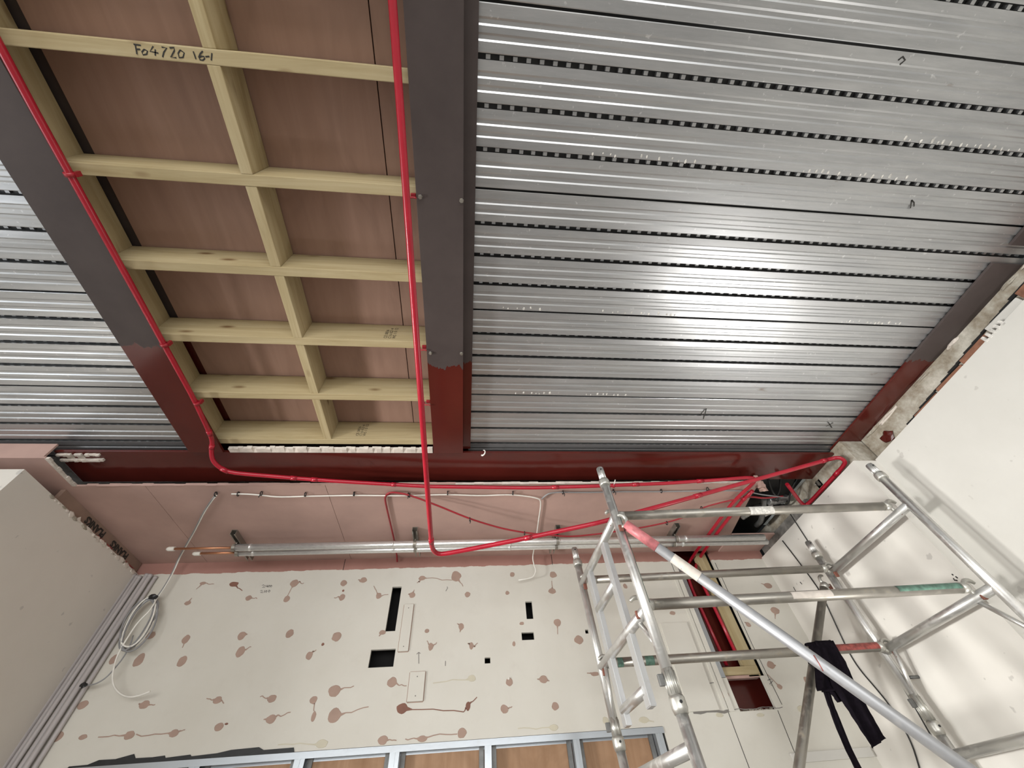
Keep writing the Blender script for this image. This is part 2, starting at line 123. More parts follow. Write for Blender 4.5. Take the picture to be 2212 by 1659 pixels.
# ------------------------------------------------------------------ materials
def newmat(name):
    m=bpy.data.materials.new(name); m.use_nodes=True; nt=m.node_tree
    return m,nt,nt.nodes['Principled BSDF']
def N(nt,t,**kw):
    n=nt.nodes.new(t)
    for k,v in kw.items():
        if k.startswith('i_'):
            n.inputs[int(k[2:])].default_value=v
        else: setattr(n,k,v)
    return n
def pos(nt,scale=(1,1,1)):
    g=N(nt,'ShaderNodeNewGeometry'); mp=N(nt,'ShaderNodeMapping'); mp.inputs['Scale'].default_value=scale
    nt.links.new(g.outputs['Position'],mp.inputs['Vector']); return mp.outputs[0]
def noi(nt,vec,scale,detail=4,rough=.55,dist=0):
    n=N(nt,'ShaderNodeTexNoise'); n.inputs['Scale'].default_value=scale; n.inputs['Detail'].default_value=detail
    n.inputs['Roughness'].default_value=rough; n.inputs['Distortion'].default_value=dist
    nt.links.new(vec,n.inputs['Vector']); return n.outputs['Fac']
def ramp(nt,fac,stops):
    r=N(nt,'ShaderNodeValToRGB'); e=r.color_ramp.elements
    while len(e)<len(stops): e.new(.5)
    for k,(p,c) in enumerate(stops):
        e[k].position=p; e[k].color=(*c,1) if len(c)==3 else c
    nt.links.new(fac,r.inputs[0]); return r.outputs[0]
def g3(v): return (v,v,v)
def mix(nt,fac,a,b,blend='MIX'):
    n=N(nt,'ShaderNodeMix',data_type='RGBA',blend_type=blend)
    for sock,val in ((n.inputs[0],fac),(n.inputs[6],a),(n.inputs[7],b)):
        if isinstance(val,(int,float)): sock.default_value=val
        elif isinstance(val,tuple): sock.default_value=(*val,1)
        else: nt.links.new(val,sock)
    return n.outputs[2]
def math_(nt,op,a,b=None,c=None):
    n=N(nt,'ShaderNodeMath',operation=op)
    for i,v in enumerate((a,b,c)):
        if v is None: continue
        if isinstance(v,(int,float)): n.inputs[i].default_value=v
        else: nt.links.new(v,n.inputs[i])
    return n.outputs[0]
def sepxyz(nt,vec):
    n=N(nt,'ShaderNodeSeparateXYZ'); nt.links.new(vec,n.inputs[0]); return n.outputs
def bump(nt,b,h,strength=.3,dist=.005):
    n=N(nt,'ShaderNodeBump'); n.inputs['Strength'].default_value=strength; n.inputs['Distance'].default_value=dist
    nt.links.new(h,n.inputs['Height']); nt.links.new(n.outputs[0],b.inputs['Normal'])
def plain(name,col,rough=.6,metal=0,var=.12,scale=9,stretch=(1,1,1),bmp=0,spec=.5,detail=4):
    m,nt,b=newmat(name); p=pos(nt,stretch); f=noi(nt,p,scale,detail)
    lo=tuple(c*(1-var) for c in col); hi=tuple(min(1,c*(1+var)) for c in col)
    nt.links.new(ramp(nt,f,[(.3,lo),(.7,hi)]),b.inputs['Base Color'])
    b.inputs['Roughness'].default_value=rough; b.inputs['Metallic'].default_value=metal
    b.inputs['Specular IOR Level'].default_value=spec
    if bmp: bump(nt,b,f,bmp)
    return m
def srgb(*c):
    return tuple(((x/255)/12.92 if x/255<=.04045 else ((x/255+.055)/1.055)**2.4) for x in c)

def wall_mat():
    m,nt,b=newmat('painted_plasterboard'); p=pos(nt)
    x,y,z=sepxyz(nt,p)
    base=ramp(nt,noi(nt,p,1.3,5,.6),[(.3,(.595,.57,.505)),(.7,(.655,.635,.575))])
    grime=ramp(nt,noi(nt,p,7,6,.7),[(.55,g3(0)),(.8,g3(.25))])
    base=mix(nt,grime,base,(.50,.46,.40))
    edge=math_(nt,'ADD',math_(nt,'MULTIPLY',math_(nt,'SUBTRACT',noi(nt,p,9,5,.6),.5),.035),z)
    mask=math_(nt,'GREATER_THAN',edge,1.695+ZO)
    pink=ramp(nt,noi(nt,p,4,4),[(.3,(.335,.175,.145)),(.7,(.39,.21,.175))])
    nt.links.new(mix(nt,mask,base,pink),b.inputs['Base Color']); b.inputs['Roughness'].default_value=.7
    b.inputs['Specular IOR Level'].default_value=.3
    bump(nt,b,noi(nt,p,60,3),.06,.002); return m
def white_mat(name,a=(.66,.635,.58),c=(.72,.70,.655)):
    m,nt,b=newmat(name); p=pos(nt)
    base=ramp(nt,noi(nt,p,1.7,5,.6),[(.3,a),(.7,c)])
    spots=ramp(nt,noi(nt,p,16,2,.4),[(.73,g3(0)),(.76,g3(.6))])
    base=mix(nt,spots,base,(.45,.43,.40))
    nt.links.new(base,b.inputs['Base Color']); b.inputs['Roughness'].default_value=.6; b.inputs['Specular IOR Level'].default_value=.3
    bump(nt,b,noi(nt,p,50,3),.05,.002); return m
def steel_mat(name,axis_val,xaxis=False):
    # grey-brown primer with a coat of glossy red oxide brushed on past a ragged line
    m,nt,b=newmat(name); p=pos(nt); x,y,z=sepxyz(nt,p)
    prim=ramp(nt,noi(nt,p,3,6,.65),[(.3,(.052,.039,.037)),(.7,(.074,.057,.053))])
    red=ramp(nt,noi(nt,p,2.5,4),[(.3,(.070,.0105,.0075)),(.7,(.092,.0140,.010))])
    sp=pos(nt,(18,2.5,4)); n=noi(nt,sp,1.0,4,.6)
    edge=math_(nt,'ADD',math_(nt,'MULTIPLY',math_(nt,'SUBTRACT',n,.5),.16),y)
    mask=math_(nt,'GREATER_THAN',edge,axis_val)
    nt.links.new(mix(nt,mask,prim,red),b.inputs['Base Color'])
    r=N(nt,'ShaderNodeMix'); nt.links.new(mask,r.inputs[0]); r.inputs[2].default_value=.6; r.inputs[3].default_value=.16; b.inputs['Specular IOR Level'].default_value=.35
    nt.links.new(r.outputs[0],b.inputs['Roughness'])
    bump(nt,b,noi(nt,p,25,3),.05,.002); return m
def timber_mat(name,axis):
    m,nt,b=newmat(name)
    st={'x':(1.2,22,22),'y':(22,1.2,22),'z':(22,22,1.2)}[axis]
    p=pos(nt,st); grain=noi(nt,p,1,6,.65,1.2)
    base=ramp(nt,grain,[(.25,(.33,.255,.13)),(.5,(.42,.34,.195)),(.75,(.49,.41,.255))])
    st2={'x':(3.2,9,9),'y':(9,3.2,9),'z':(9,9,3.2)}[axis]
    v=N(nt,'ShaderNodeTexVoronoi'); v.inputs['Scale'].default_value=1.0; nt.links.new(pos(nt,st2),v.inputs['Vector'])
    kn=ramp(nt,v.outputs['Distance'],[(.05,g3(1)),(.16,g3(0))])
    base=mix(nt,kn,base,(.17,.10,.045))
    grime=ramp(nt,noi(nt,pos(nt),2.2,5),[(.5,g3(0)),(.8,g3(.4))])
    base=mix(nt,grime,base,(.33,.28,.15))
    nt.links.new(base,b.inputs['Base Color']); b.inputs['Roughness'].default_value=.7; b.inputs['Specular IOR Level'].default_value=.25
    bump(nt,b,grain,.15,.003); return m
def ply_mat(name='plywood_face',c0=(.325,.198,.150),c1=(.38,.238,.182),axis='y'):
    m,nt,b=newmat(name)
    st={'y':(9,.9,9),'z':(9,9,.7)}[axis]
    g=noi(nt,pos(nt,st),1,6,.6,1.5); w=noi(nt,pos(nt,(3,.8,3)),1,3,.5,2.5)
    base=ramp(nt,g,[(.3,c0),(.7,c1)])
    base=mix(nt,ramp(nt,w,[(.5,g3(0)),(.62,g3(.3)),(.7,g3(0))]),base,tuple(c*.75 for c in c0))
    nt.links.new(base,b.inputs['Base Color']); b.inputs['Roughness'].default_value=.6; b.inputs['Specular IOR Level'].default_value=.3
    return m
def deck_mat():
    m,nt,b=newmat('galvanised_decking'); p=pos(nt,(1,9,9))
    f=noi(nt,p,2.4,6,.65); s=noi(nt,pos(nt),38,3,.6)
    base=ramp(nt,f,[(.25,(.36,.365,.375)),(.75,(.54,.545,.55))])
    base=mix(nt,ramp(nt,s,[(.66,g3(0)),(.74,g3(.5))]),base,(.80,.80,.80))
    rust=ramp(nt,noi(nt,pos(nt,(2,6,6)),2.2,5,.6),[(.70,g3(0)),(.76,g3(.6))])
    base=mix(nt,rust,base,(.20,.14,.10))
    nt.links.new(base,b.inputs['Base Color']); b.inputs['Metallic'].default_value=.80
    r=N(nt,'ShaderNodeMapRange'); nt.links.new(f,r.inputs[0]); r.inputs[1].default_value=.25; r.inputs[2].default_value=.75; r.inputs[3].default_value=.42; r.inputs[4].default_value=.30
    nt.links.new(r.outputs[0],b.inputs['Roughness'])
    bump(nt,b,noi(nt,pos(nt,(1,6,6)),3,4,.5),.05,.003); return m
def metal_mat(name,col,rough,dirt=.3,dcol=(.30,.26,.20),metal=.85,scale=14):
    m,nt,b=newmat(name); p=pos(nt); f=noi(nt,p,scale,6,.7)
    base=mix(nt,ramp(nt,f,[(.55,g3(0)),(.72,g3(dirt))]),col,dcol)
    nt.links.new(base,b.inputs['Base Color']); b.inputs['Roughness'].default_value=rough
    inv=ramp(nt,f,[(.5,g3(metal)),(.72,g3(max(0,metal-dirt)))])
    nt.links.new(inv,b.inputs['Metallic'])
    bump(nt,b,noi(nt,p,70,4),.10,.002); return m
def concrete_mat():
    m,nt,b=newmat('old_concrete'); p=pos(nt); f=noi(nt,p,6,8,.7)
    base=ramp(nt,f,[(.30,(.13,.105,.075)),(.45,(.30,.26,.20)),(.55,(.40,.37,.31)),(.70,(.60,.57,.50))])
    nt.links.new(base,b.inputs['Base Color']); b.inputs['Roughness'].default_value=.9
    bump(nt,b,noi(nt,p,22,6,.7),.6,.01); return m

mWall=wall_mat(); mWhite=white_mat('white_paint',(.575,.56,.52),(.635,.62,.58)); mCase=white_mat('white_casing',(.68,.655,.605),(.74,.715,.665)); mLeft=white_mat('cream_casing',(.655,.615,.555),(.71,.67,.61))
mBeam=steel_mat('primed_steel_long',1.28); mBeamR=steel_mat('primed_steel_bay',1.36); mEnd=steel_mat('red_oxide_steel',-9)
mTx=timber_mat('pine_across','x'); mTy=timber_mat('pine_along','y'); mTz=timber_mat('pine_upright','z')
mPly=ply_mat(); mWood=ply_mat('wood_grain_board',(.31,.175,.095),(.43,.265,.16),'z')
mDeck=deck_mat()
mRed=plain('red_plastic_pipe',(.36,.011,.026),.25,var=.10); mRedC=plain('red_cable_sheath',(.30,.013,.022),.4)
mPink=plain('pink_board_paper',(.46,.305,.262),.75,var=.10,scale=3)
mAlu=metal_mat('scaffold_aluminium',(.60,.595,.575),.36,.55,(.36,.32,.26),.85,20); mGalv=metal_mat('scaffold_galvanised',(.33,.31,.275),.42,.75,(.30,.25,.175),.85,20)
mFlat=metal_mat('flat_alloy',(.60,.605,.61),.45,.2); mCast=metal_mat('cast_collar',(.50,.49,.45),.4,.5,(.25,.23,.20),.8,40)
mStud=metal_mat('galvanised_stud',(.46,.49,.52),.32,.1); mFoil=plain('foil_lagging',(.86,.86,.85),.30,.78,.10,30,(1,4,4),.15)
mCopper=plain('copper',(.62,.30,.17),.35,.9); mCap=plain('white_plastic',(.75,.72,.66),.5)
mConc=concrete_mat(); mBrick=plain('red_brick',(.25,.115,.07),.9,var=.35,scale=14,bmp=.4); mMort=plain('white_mortar',(.62,.56,.50),.85,var=.15,scale=22,bmp=.4)
mDab=plain('filler_dab',(.375,.262,.210),.8,var=.08,scale=12); mDab1=plain('filler_dab_dark',(.22,.105,.075),.8,var=.15,scale=12); mDab2=plain('filler_dab_pale',(.55,.51,.40),.7,var=.06,scale=12)
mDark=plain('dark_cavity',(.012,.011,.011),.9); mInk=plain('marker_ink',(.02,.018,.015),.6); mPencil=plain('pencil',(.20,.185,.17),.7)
mWCab=plain('white_cable_sheath',(.78,.76,.70),.4); mGCab=plain('grey_cable_sheath',(.25,.25,.255),.45); mBlk=plain('black_plastic_and_shade',(.012,.012,.013),.4)
mCond=plain('grey_conduit',(.43,.40,.395),.5,var=.08,scale=5,stretch=(8,8,1))
mCloth=plain('dark_cloth',(.007,.005,.008),.95,var=.3,scale=40,bmp=.3,spec=.1); mMemb=plain('black_membrane',(.010,.011,.012),.5,var=.3,scale=20,bmp=.4)
mFloor=plain('concrete_floor',(.50,.485,.46),.6,var=.15,scale=3); mGreen=plain('green_paint',(.085,.165,.125),.5,var=.5,scale=40); mTape=plain('pink_tape',(.50,.16,.17),.45,var=.3,scale=30); mRPaint=plain('red_paint_mark',(.27,.06,.05),.5,var=.5,scale=40)
mWhPaint=plain('white_scuff',(.58,.56,.52),.7,var=.35,scale=60); mPaper=plain('brown_board_paper',(.25,.165,.125),.8,var=.15,scale=6); mLatch=plain('rusty_latch',(.22,.085,.06),.6,.4)
mSteelD=plain('dull_steel',(.17,.17,.165),.5,.6,var=.25,scale=18); mPlate=plain('weathered_plate',(.20,.19,.175),.8,var=.4,scale=15,bmp=.3); mTube=metal_mat('matt_grey_tube',(.42,.425,.44),.5,.3,(.40,.36,.30),.7); mDuct=plain('flexible_duct_foil',(.42,.42,.42),.3,.9,.35,30)

rnd=random.Random(7)
PI=math.pi
# ================================================================== the setting
floor_=struct(MB().box(-4.7,3.3,-5.2,3.9,-1.70,-1.60).done('floor',mFloor))
ceil_=struct(MB().box(-4.8,3.4,-5.3,4.0,2.16,2.26).done('ceiling',mConc))

def smooth(pts,it=2):
    P=[Vector(p) for p in pts]
    for _ in range(it):
        Q=[P[0]]
        for i in range(1,len(P)-1):
            a,b,c=P[i-1],P[i],P[i+1]
            la=min(.25,.05/max((b-a).length,1e-6)); lc=min(.25,.05/max((c-b).length,1e-6))
            if (b-a).normalized().dot((c-b).normalized())>.9995: Q.append(b); continue
            Q+=[b+(a-b)*la,b+(c-b)*lc]
        Q.append(P[-1]); P=Q
    return P
# ---- steel decking: each 610 mm sheet is a part of the ceiling, with the lugs seen in its slots as a sub-part
def deck_profile(y0,H=1.9316):
    pr=[]
    for i in range(4):
        b=y0+.1525*i
        for c in (b+.0545,b+.098):
            pr+=[(c-.0125,H),(c-.006,H+.0042),(c+.006,H+.0042),(c+.0125,H)]
        e=b+.1525; w=.0045 if i==3 else .0095
        pr+=[(e-w-.003,H),(e-w,H+.002),(e-.019,H+.050),(e+.019,H+.050),(e+w,H+.002)]
    return [(y0+.0075,H)]+pr+[(y0+.6175,H+.001)]
PANELS={}
def deck(x0,x1,y00,first,last,lug_rows):
    for k in range(first,last+1):
        y0=y00+.61*k
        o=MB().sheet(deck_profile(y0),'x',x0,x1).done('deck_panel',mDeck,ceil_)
        PANELS[(x0>-1,k)]=o
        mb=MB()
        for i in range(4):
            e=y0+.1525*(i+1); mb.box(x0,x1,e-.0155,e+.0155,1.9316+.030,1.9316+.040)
        mb.done('slot_shade_strip',mBlk,o,kind='stuff')  # black strips added behind the lugs as painted shade inside the slots
        mb=MB(); any_=False
        for i in range(4):
            n=4*k+i+1
            if i==3 or not (lug_rows[0]<=n<=lug_rows[1]): continue
            e=y0+.1525*(i+1); x=x0+.045
            while x<x1-.03:
                mb.box(x,x+.017,e-.007,e+.007,1.9316+(.009 if n<4 else .022),1.9316+.031); x+=.052; any_=True
        if any_: mb.done('slot_lug',mDeck,o,kind='stuff')
Y0=-.1868
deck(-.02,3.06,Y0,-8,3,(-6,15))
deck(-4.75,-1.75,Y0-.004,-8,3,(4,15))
# marks chalked on the deck
def stroke(mb,pts,w,nrm,lift=.001):
    # ribbon of width w along pts, standing proud by lift along nrm; pts are heights above the floor
    nrm=Vector(nrm)
    P=[Vector(p)+nrm*lift for p in pts]
    L=[];R=[]
    for i,p in enumerate(P):
        t=(P[min(i+1,len(P)-1)]-P[max(i-1,0)]).normalized(); s=t.cross(nrm).normalized()*w/2
        L.append(mb.bm.verts.new(p+s)); R.append(mb.bm.verts.new(p-s))
    for i in range(len(P)-1): mb.bm.faces.new((L[i],R[i],R[i+1],L[i+1]))
DOWN=(0,0,-1)
def zt(L,z): return [(x,y,z+ZO) for x,y in L]

# dried slurry drips beside some of the slots
for n,xs_ in ((3,[(.50,.62),(.72,1.0),(1.5,2.1)]),(8,[(.16,.40),(.72,1.15),(2.2,2.6)]),(12,[(.28,.55),(.75,1.05)]),(2,[(1.9,2.5)])):
    mb=MB(); y=Y0+.1525*n-.014
    for a,b in xs_:
        x=a
        while x<b:
            r=rnd.uniform(.003,.007); mb.blob((x,y-rnd.uniform(0,.012),1.931),(r,r*1.6,.0018),int(x*50),1,.5); x+=rnd.uniform(.02,.06)
    mb.done('slurry_drip',mWhPaint,PANELS[(True,(n-1)//4)],kind='stuff')
for key,st in D['deckmarks']:
    mb=MB()
    for L in st: stroke(mb,L,.006,DOWN,.0015)
    mb.done('pen_mark',mInk,PANELS[(True,key)])
# ---- end wall with its cut-outs
Yw=3.43
holes=[(-.627,-.552,1.207,1.540),(-.706,-.528,.975,1.088),(.475,.531,1.254,1.387),(.424,.522,1.106,1.159),
       (.134,.176,.965,1.003),(.935,.962,1.132,1.160),(1.905,2.268,.797,1.80),(1.950,2.228,.597,.797),(-2.60,1.352,-1.6,.548)]
def wall_end():
    xs=sorted({-2.75,2.80,*[h[0] for h in holes],*[h[1] for h in holes]}); zs=sorted({-1.6,2.16,*[h[2] for h in holes],*[h[3] for h in holes]})
    mb=MB(); bm=mb.bm; vv={}
    def vert(x,y,z):
        k=(round(x,4),round(y,4),round(z,4))
        if k not in vv: vv[k]=bm.verts.new(V(k))
        return vv[k]
    inside=lambda x,z: any(h[0]<x<h[1] and h[2]<z<h[3] for h in holes)
    nx,nz=len(xs)-1,len(zs)-1; yb=Yw+.025
    solid={(i,j):not inside((xs[i]+xs[i+1])/2,(zs[j]+zs[j+1])/2) for i in range(nx) for j in range(nz)}
    for (i,j),s in solid.items():
        if not s: continue
        x0,x1,z0,z1=xs[i],xs[i+1],zs[j],zs[j+1]
        bm.faces.new((vert(x0,Yw,z0),vert(x1,Yw,z0),vert(x1,Yw,z1),vert(x0,Yw,z1)))
        bm.faces.new((vert(x0,yb,z0),vert(x0,yb,z1),vert(x1,yb,z1),vert(x1,yb,z0)))
        for di,dj,a,b in ((-1,0,(x0,z0),(x0,z1)),(1,0,(x1,z0),(x1,z1)),(0,-1,(x0,z0),(x1,z0)),(0,1,(x0,z1),(x1,z1))):
            if not solid.get((i+di,j+dj),False):
                bm.faces.new((vert(a[0],Yw,a[1]),vert(b[0],Yw,b[1]),vert(b[0],yb,b[1]),vert(a[0],yb,a[1])))
    return struct(mb.done('wall_end',mWall))
wend=wall_end()
# dabs of filler, each with its trailing smear
for k,(cx,cz,rx,rz,kind,tails) in enumerate(D['dabs']):
    mb=MB(); n=16; ring=[];rf=[]
    for j in range(n):
        a=2*PI*j/n; q=1+.20*mnoise.noise(Vector((math.cos(a)*1.3+k*5.1,math.sin(a)*1.3,k*2.3)))
        x=cx+rx*q*math.cos(a); z=cz+rz*q*math.sin(a)
        ring.append(mb.bm.verts.new((x,Yw-.0004,z))); rf.append(mb.bm.verts.new((cx+(x-cx)*.94,Yw-.002,cz+(z-cz)*.94)))
    mb.bm.faces.new(rf)
    for j in range(n): mb.bm.faces.new((ring[j],ring[(j+1)%n],rf[(j+1)%n],rf[j]))
    for q,(tx,tz) in enumerate(tails):
        m=7; pts=[]
        for s in range(m):
            t=s/(m-1); wob=.012*mnoise.noise(Vector((t*3+k,q*7.7,1)))*math.sin(PI*t)*2
            pts.append((cx+(tx-cx)*t-wob*(tz-cz)*4*(abs(tz-cz)>.01)*.3, Yw, cz+(tz-cz)*t+wob))
        d=math.hypot(tx-cx,tz-cz)
        for s in range(m-1):
            a=Vector(pts[s]); b=Vector(pts[s+1]); t=(b-a).normalized(); sd=Vector((t.z,0,-t.x))
            def wd(u): return max(.0028,min(rx,rz)*.6*max(0,1-u*d/(1.5*max(rx,rz)))**1.5+.0026)
            wa,wb=wd(s/(m-1)),wd((s+1)/(m-1)); y=Vector((0,-.0016-.0001*q,0))
            mb.bm.faces.new([mb.bm.verts.new(p+y) for p in (a+sd*wa,a-sd*wa,b-sd*wb,b+sd*wb)])
    mb.done('filler_patch',(mDab,mDab1,mDab2)[kind],wend)
mb=MB()
for st in D['marks']: stroke(mb,[(x,Yw,z) for x,z in st],.005,(0,-1,0),.0012)
mb.done('pencil_mark',mPencil,wend)
# the patched-in boards around the riser slot and joints in the wall lining
MB().box(1.567,1.795,Yw-.012,Yw,.612,1.18,.001).done('patch_board',mWall,wend)
MB().box(1.835,1.862,Yw-.006,Yw,.612,1.60).done('patch_board',mWall,wend)
MB().box(1.868,1.905,Yw-.009,Yw+.02,.60,1.69).done('patch_board',mWall,wend)
mb=MB()
for a,b in (((1.858,.60),(1.854,.30)),((2.232,.59),(2.208,.30)),((1.864,.62),(1.864,1.68)),((2.285,.62),(2.275,1.0)),((2.275,1.0),(2.29,1.67)),((-1.069,1.787),(-1.064,1.69)),((.752,1.787),(.749,1.69))):
    stroke(mb,[(a[0],Yw,a[1]+ZO),(b[0],Yw,b[1]+ZO)],.004,(0,-1,0),.0013)
mb.done('board_joint',mDark,wend)
mb=MB(); cr=[(x,z) for x,z in D['crack']]
pts=[]
for s in range(28):
    t=s/27; x=1.60+.68*t; z=.608+.012*mnoise.noise(Vector((x*14,3,0)))+.004*math.sin(x*30)
    pts.append((x,Yw,z+ZO))
stroke(mb,pts[:13],.016,(0,-1,0),.0014); stroke(mb,pts[12:],.004,(0,-1,0),.0014); mb.done('torn_edge',mPencil,wend)
MB().box(2.17,2.76,Yw-.018,Yw,.315,.365,.003).done('cover_moulding',mWhite,wend)
# cavity behind the wall
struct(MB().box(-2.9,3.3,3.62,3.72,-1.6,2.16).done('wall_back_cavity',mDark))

# ---- left return wall and its pier, right wall and its pier
wl=MB(); wl.box(-4.8,-2.67,2.10,3.62,-1.6,1.70); wleft=struct(wl.done('wall_left',mLeft))
struct(MB().box(-4.8,-4.65,-5.2,2.10,-1.6,2.16).done('wall_left_far',mWhite))
mb=MB(); mb.hexa([(2.964,-5.2,-1.6),(3.3,-5.2,-1.6),(3.3,2.02,-1.6),(2.964,2.02,-1.6),(2.964,-5.2,1.93),(3.3,-5.2,1.93),(3.3,2.02,1.716),(2.964,2.02,1.716)])
wright=struct(mb.done('wall_right',mWhite))
wpier=struct(MB().box(2.78,3.3,2.02,Yw+.02,-1.6,1.707).done('wall_right_pier',mCase))
struct(MB().box(-4.8,3.4,-5.4,-5.25,-1.6,-.9).done('wall_rear',mWhite))
struct(MB().box(-4.8,3.4,-5.4,-5.25,1.2,2.16).done('wall_rear_head',mWhite))
# plaster dabs clinging to the broken top edge of the left wall
for k in range(26):
    y=2.36+1.05*k/26+rnd.uniform(-.015,.015); r=rnd.choice((.006,.009,.012,.018))*(1.3 if k%7==3 else 1)
    MB().blob((-2.668,y,1.698-rnd.uniform(0,.012)),(.007,r*rnd.uniform(1.2,3),r),k,1,.7).done('adhesive_dab',mMort if k%3 else mConc,wleft)
for L in D['piermarks']:
    mb=MB(); stroke(mb,L,.008,(-1,0,0),.001); mb.done('pen_mark',mInk,wpier)
MB().tube([(2.782,D['stub'][1],D['stub'][2]-ZO),(2.715,D['stub'][1],D['stub'][2]-ZO)],.009,10).done('fixing_stub',mSteelD,wpier)
MB().blob((D['plug'][0],Yw-.006,D['plug'][1]-ZO),(.010,.008,.008),4,1,.6).done('wall_plug',mCap,wend)
# concrete bearing strip over the right wall, running on over the pier
mb=MB(); mb.hexa([(3.025,-3,1.70),(3.3,-3,1.70),(3.3,2.03,1.70),(3.025,2.03,1.70),(3.025,-3,1.9160),(3.3,-3,1.9160),(3.3,2.03,1.9160),(3.025,2.03,1.9160)])
mb.done('concrete_strip',mConc,wright)
MB().box(2.835,3.25,2.035,3.43,1.69,1.914,.004).done('concrete_strip',mConc,wpier)
MB().box(2.808,2.836,2.62,3.40,1.712,1.80,.004).done('edge_plate',mPlate,wpier)
MB().box(2.40,2.836,2.46,3.42,1.935,1.95).done('void_shade_sheet',mBlk,ceil_); MB().box(2.30,2.836,3.40,3.425,1.80,1.935).done('void_shade_sheet',mBlk,ceil_)  # added black sheets: the enclosed void's shade put in as colour
# bricks showing between the board and the concrete
y=1.62; k=0
while y>-1.2:
    L=.205; zt0=1.716+(2.02-y)*.0297; h=min(.075,.014+(1.85-y)*.046)
    d=rnd.uniform(0,.012); mb=MB(); mb.box(3.000+d,3.07,y-L,y,zt0-.02,zt0+h*1.12+.01,.006)
    for v in mb.bm.verts: v.co+=Vector((mnoise.noise(v.co*9),mnoise.noise(v.co*11+Vector((5,0,0))),mnoise.noise(v.co*8)))*.006
    mb.done('brick',mBrick if k!=3 else mWhite,wright); y-=L+.012; k+=1
mb=MB()
for k in range(40):
    y=1.70-.07*k; zt0=1.716+(2.02-y)*.0297; h=min(.075,.014+(1.85-y)*.046)*1.12+.012
    mb.box(3.012,3.0245,y-.07,y,zt0+h-.004+rnd.uniform(-.004,.004),zt0+h+.008+rnd.uniform(-.004,.004))
mb.done('dark_joint',mDark,wright)
mb=MB(); mb.blob((3.018,1.86,1.80),(.012,.05,.04),3,2,.6); mb.done('red_oxide_smear',mEnd,wright)
for k in range(9): MB().blob((3.024,1.98-.30*k+rnd.uniform(-.1,.1),1.913-rnd.uniform(0,.02)),(.012,rnd.uniform(.05,.12),.012),k+3,2,.8).done('mortar_crust',mMort if k%2 else mConc,wright)
mb=MB()
for k in range(5): mb.box(2.962,2.985,.88+.028*k,.898+.028*k,1.735,1.775,.004)
mb.done('vent_rib',mWhPaint,wright)

# ================================================================== steelwork
def plate_beam(label,x0,x1,xw,y0,y1,m,toplate=None,bolts=()):
    t=thing('steel_beam',label,'beam',((x0+x1)/2,(y0+y1)/2,1.85))
    MB().box(x0,x1,y0,y1,1.85,1.868,.0015).done('bottom_flange',m,t)
    MB().box(xw-.006,xw+.006,y0,y1,1.868,2.066).done('web',m,t)
    MB().box(x0,x1,y0,y1,2.066,2.082).done('top_flange',m,t)
    if toplate: MB().box(toplate[0],toplate[1],y0,y1+.01,1.903,1.915).done('shelf_plate',m,t)
    for bx,by in bolts:
        mb=MB(); mb.tube([(bx,by,1.842),(bx,by,1.852)],.010,6); mb.tube([(bx,by,1.836),(bx,by,1.843)],.006,8); mb.done('bolt',mGalv,t)
    return t
plate_beam('dark primed steel beam with red end beside the corrugated bay, middle of the ceiling',-.2585,-.0558,-.165,-5.1,2.118,mBeamR,(-.153,-.0046),((-.241,.456),(-.064,.46),(-.238,1.271),(-.065,1.268)))
plate_beam('dark primed steel beam with red end, leftmost of the two long ones',-1.8365,-1.628,-1.735,-5.1,2.118,mBeam)
t=thing('steel_beam','glossy red oxide steel beam across the room above the pink soffit','beam',(.1,2.3,1.872))
MB().box(-2.665,2.83,2.137,2.45,1.872,1.890,.0015).done('bottom_flange',mEnd,t)
MB().box(-2.665,2.83,2.285,2.297,1.890,2.10).done('web',mEnd,t)
MB().box(-2.665,2.83,2.255,2.50,2.10,2.118).done('top_flange',mEnd,t)
mb=MB()
for L in ([(-.93,2.20),(-.90,2.26),(-.86,2.30),(-.84,2.30)],[(-.80,2.20),(-.775,2.31)],[(-.735,2.20),(-.70,2.24),(-.67,2.31),(-.69,2.325),(-.715,2.28),(-.70,2.24)]):
    stroke(mb,zt(L,1.872),.004,DOWN,.0008)
mb.done('scribed_mark',mBeam,t)
def angle(label,y0,y1,x0):
    t=thing('steel_angle',label,'steel angle',(2.94,(y0+y1)/2,1.917))
    MB().box(x0,3.06,y0,y1,1.9165,1.9295,.001).done('flat_leg',mBeam,t)
    MB().box(3.048,3.06,y0,y1,1.9295,2.0).done('upright_leg',mBeam,t)
angle('long steel angle with red far half along the top of the right wall',.615,2.14,2.836)
angle('short dark steel angle at the right edge beyond the gap',-3,.515,2.846)
mb=MB()
for k in range(46):
    x0=-1.60+1.33*k/46; j=rnd.uniform(-.004,.005); q=2.094+rnd.uniform(-.005,.006)
    if rnd.random()<.15: j=.010
    mb.hexa([(x0,q,1.868+j),(x0+.032,q+rnd.uniform(-.003,.003),1.868+j),(x0+.032,2.1355,1.868),(x0,2.1355,1.868),(x0,q-.004,1.884),(x0+.032,q-.004,1.884),(x0+.032,2.1355,1.884),(x0,2.1355,1.884)])
tag(mb.done('mortar_strip',mMort),'ragged white mortar strip along the red beam below the last joist','mortar')
mb=MB()
for k in range(12):
    x0=-2.655+.021*k
    if k not in (4,7): mb.box(x0,x0+.022,2.150+rnd.uniform(0,.004),2.164+rnd.uniform(0,.006),1.858+rnd.uniform(-.003,.003),1.8715)
    mb.box(x0,x0+.022,2.198+rnd.uniform(0,.004),2.214+rnd.uniform(0,.006),1.854+rnd.uniform(-.003,.003),1.8715)
    if k in (2,3,5,6): mb.box(x0,x0+.02,2.166,2.197,1.868,1.8715)
tag(mb.done('plaster_strip',mMort),'broken white plaster strip stuck on the left end of the red beam','plaster')

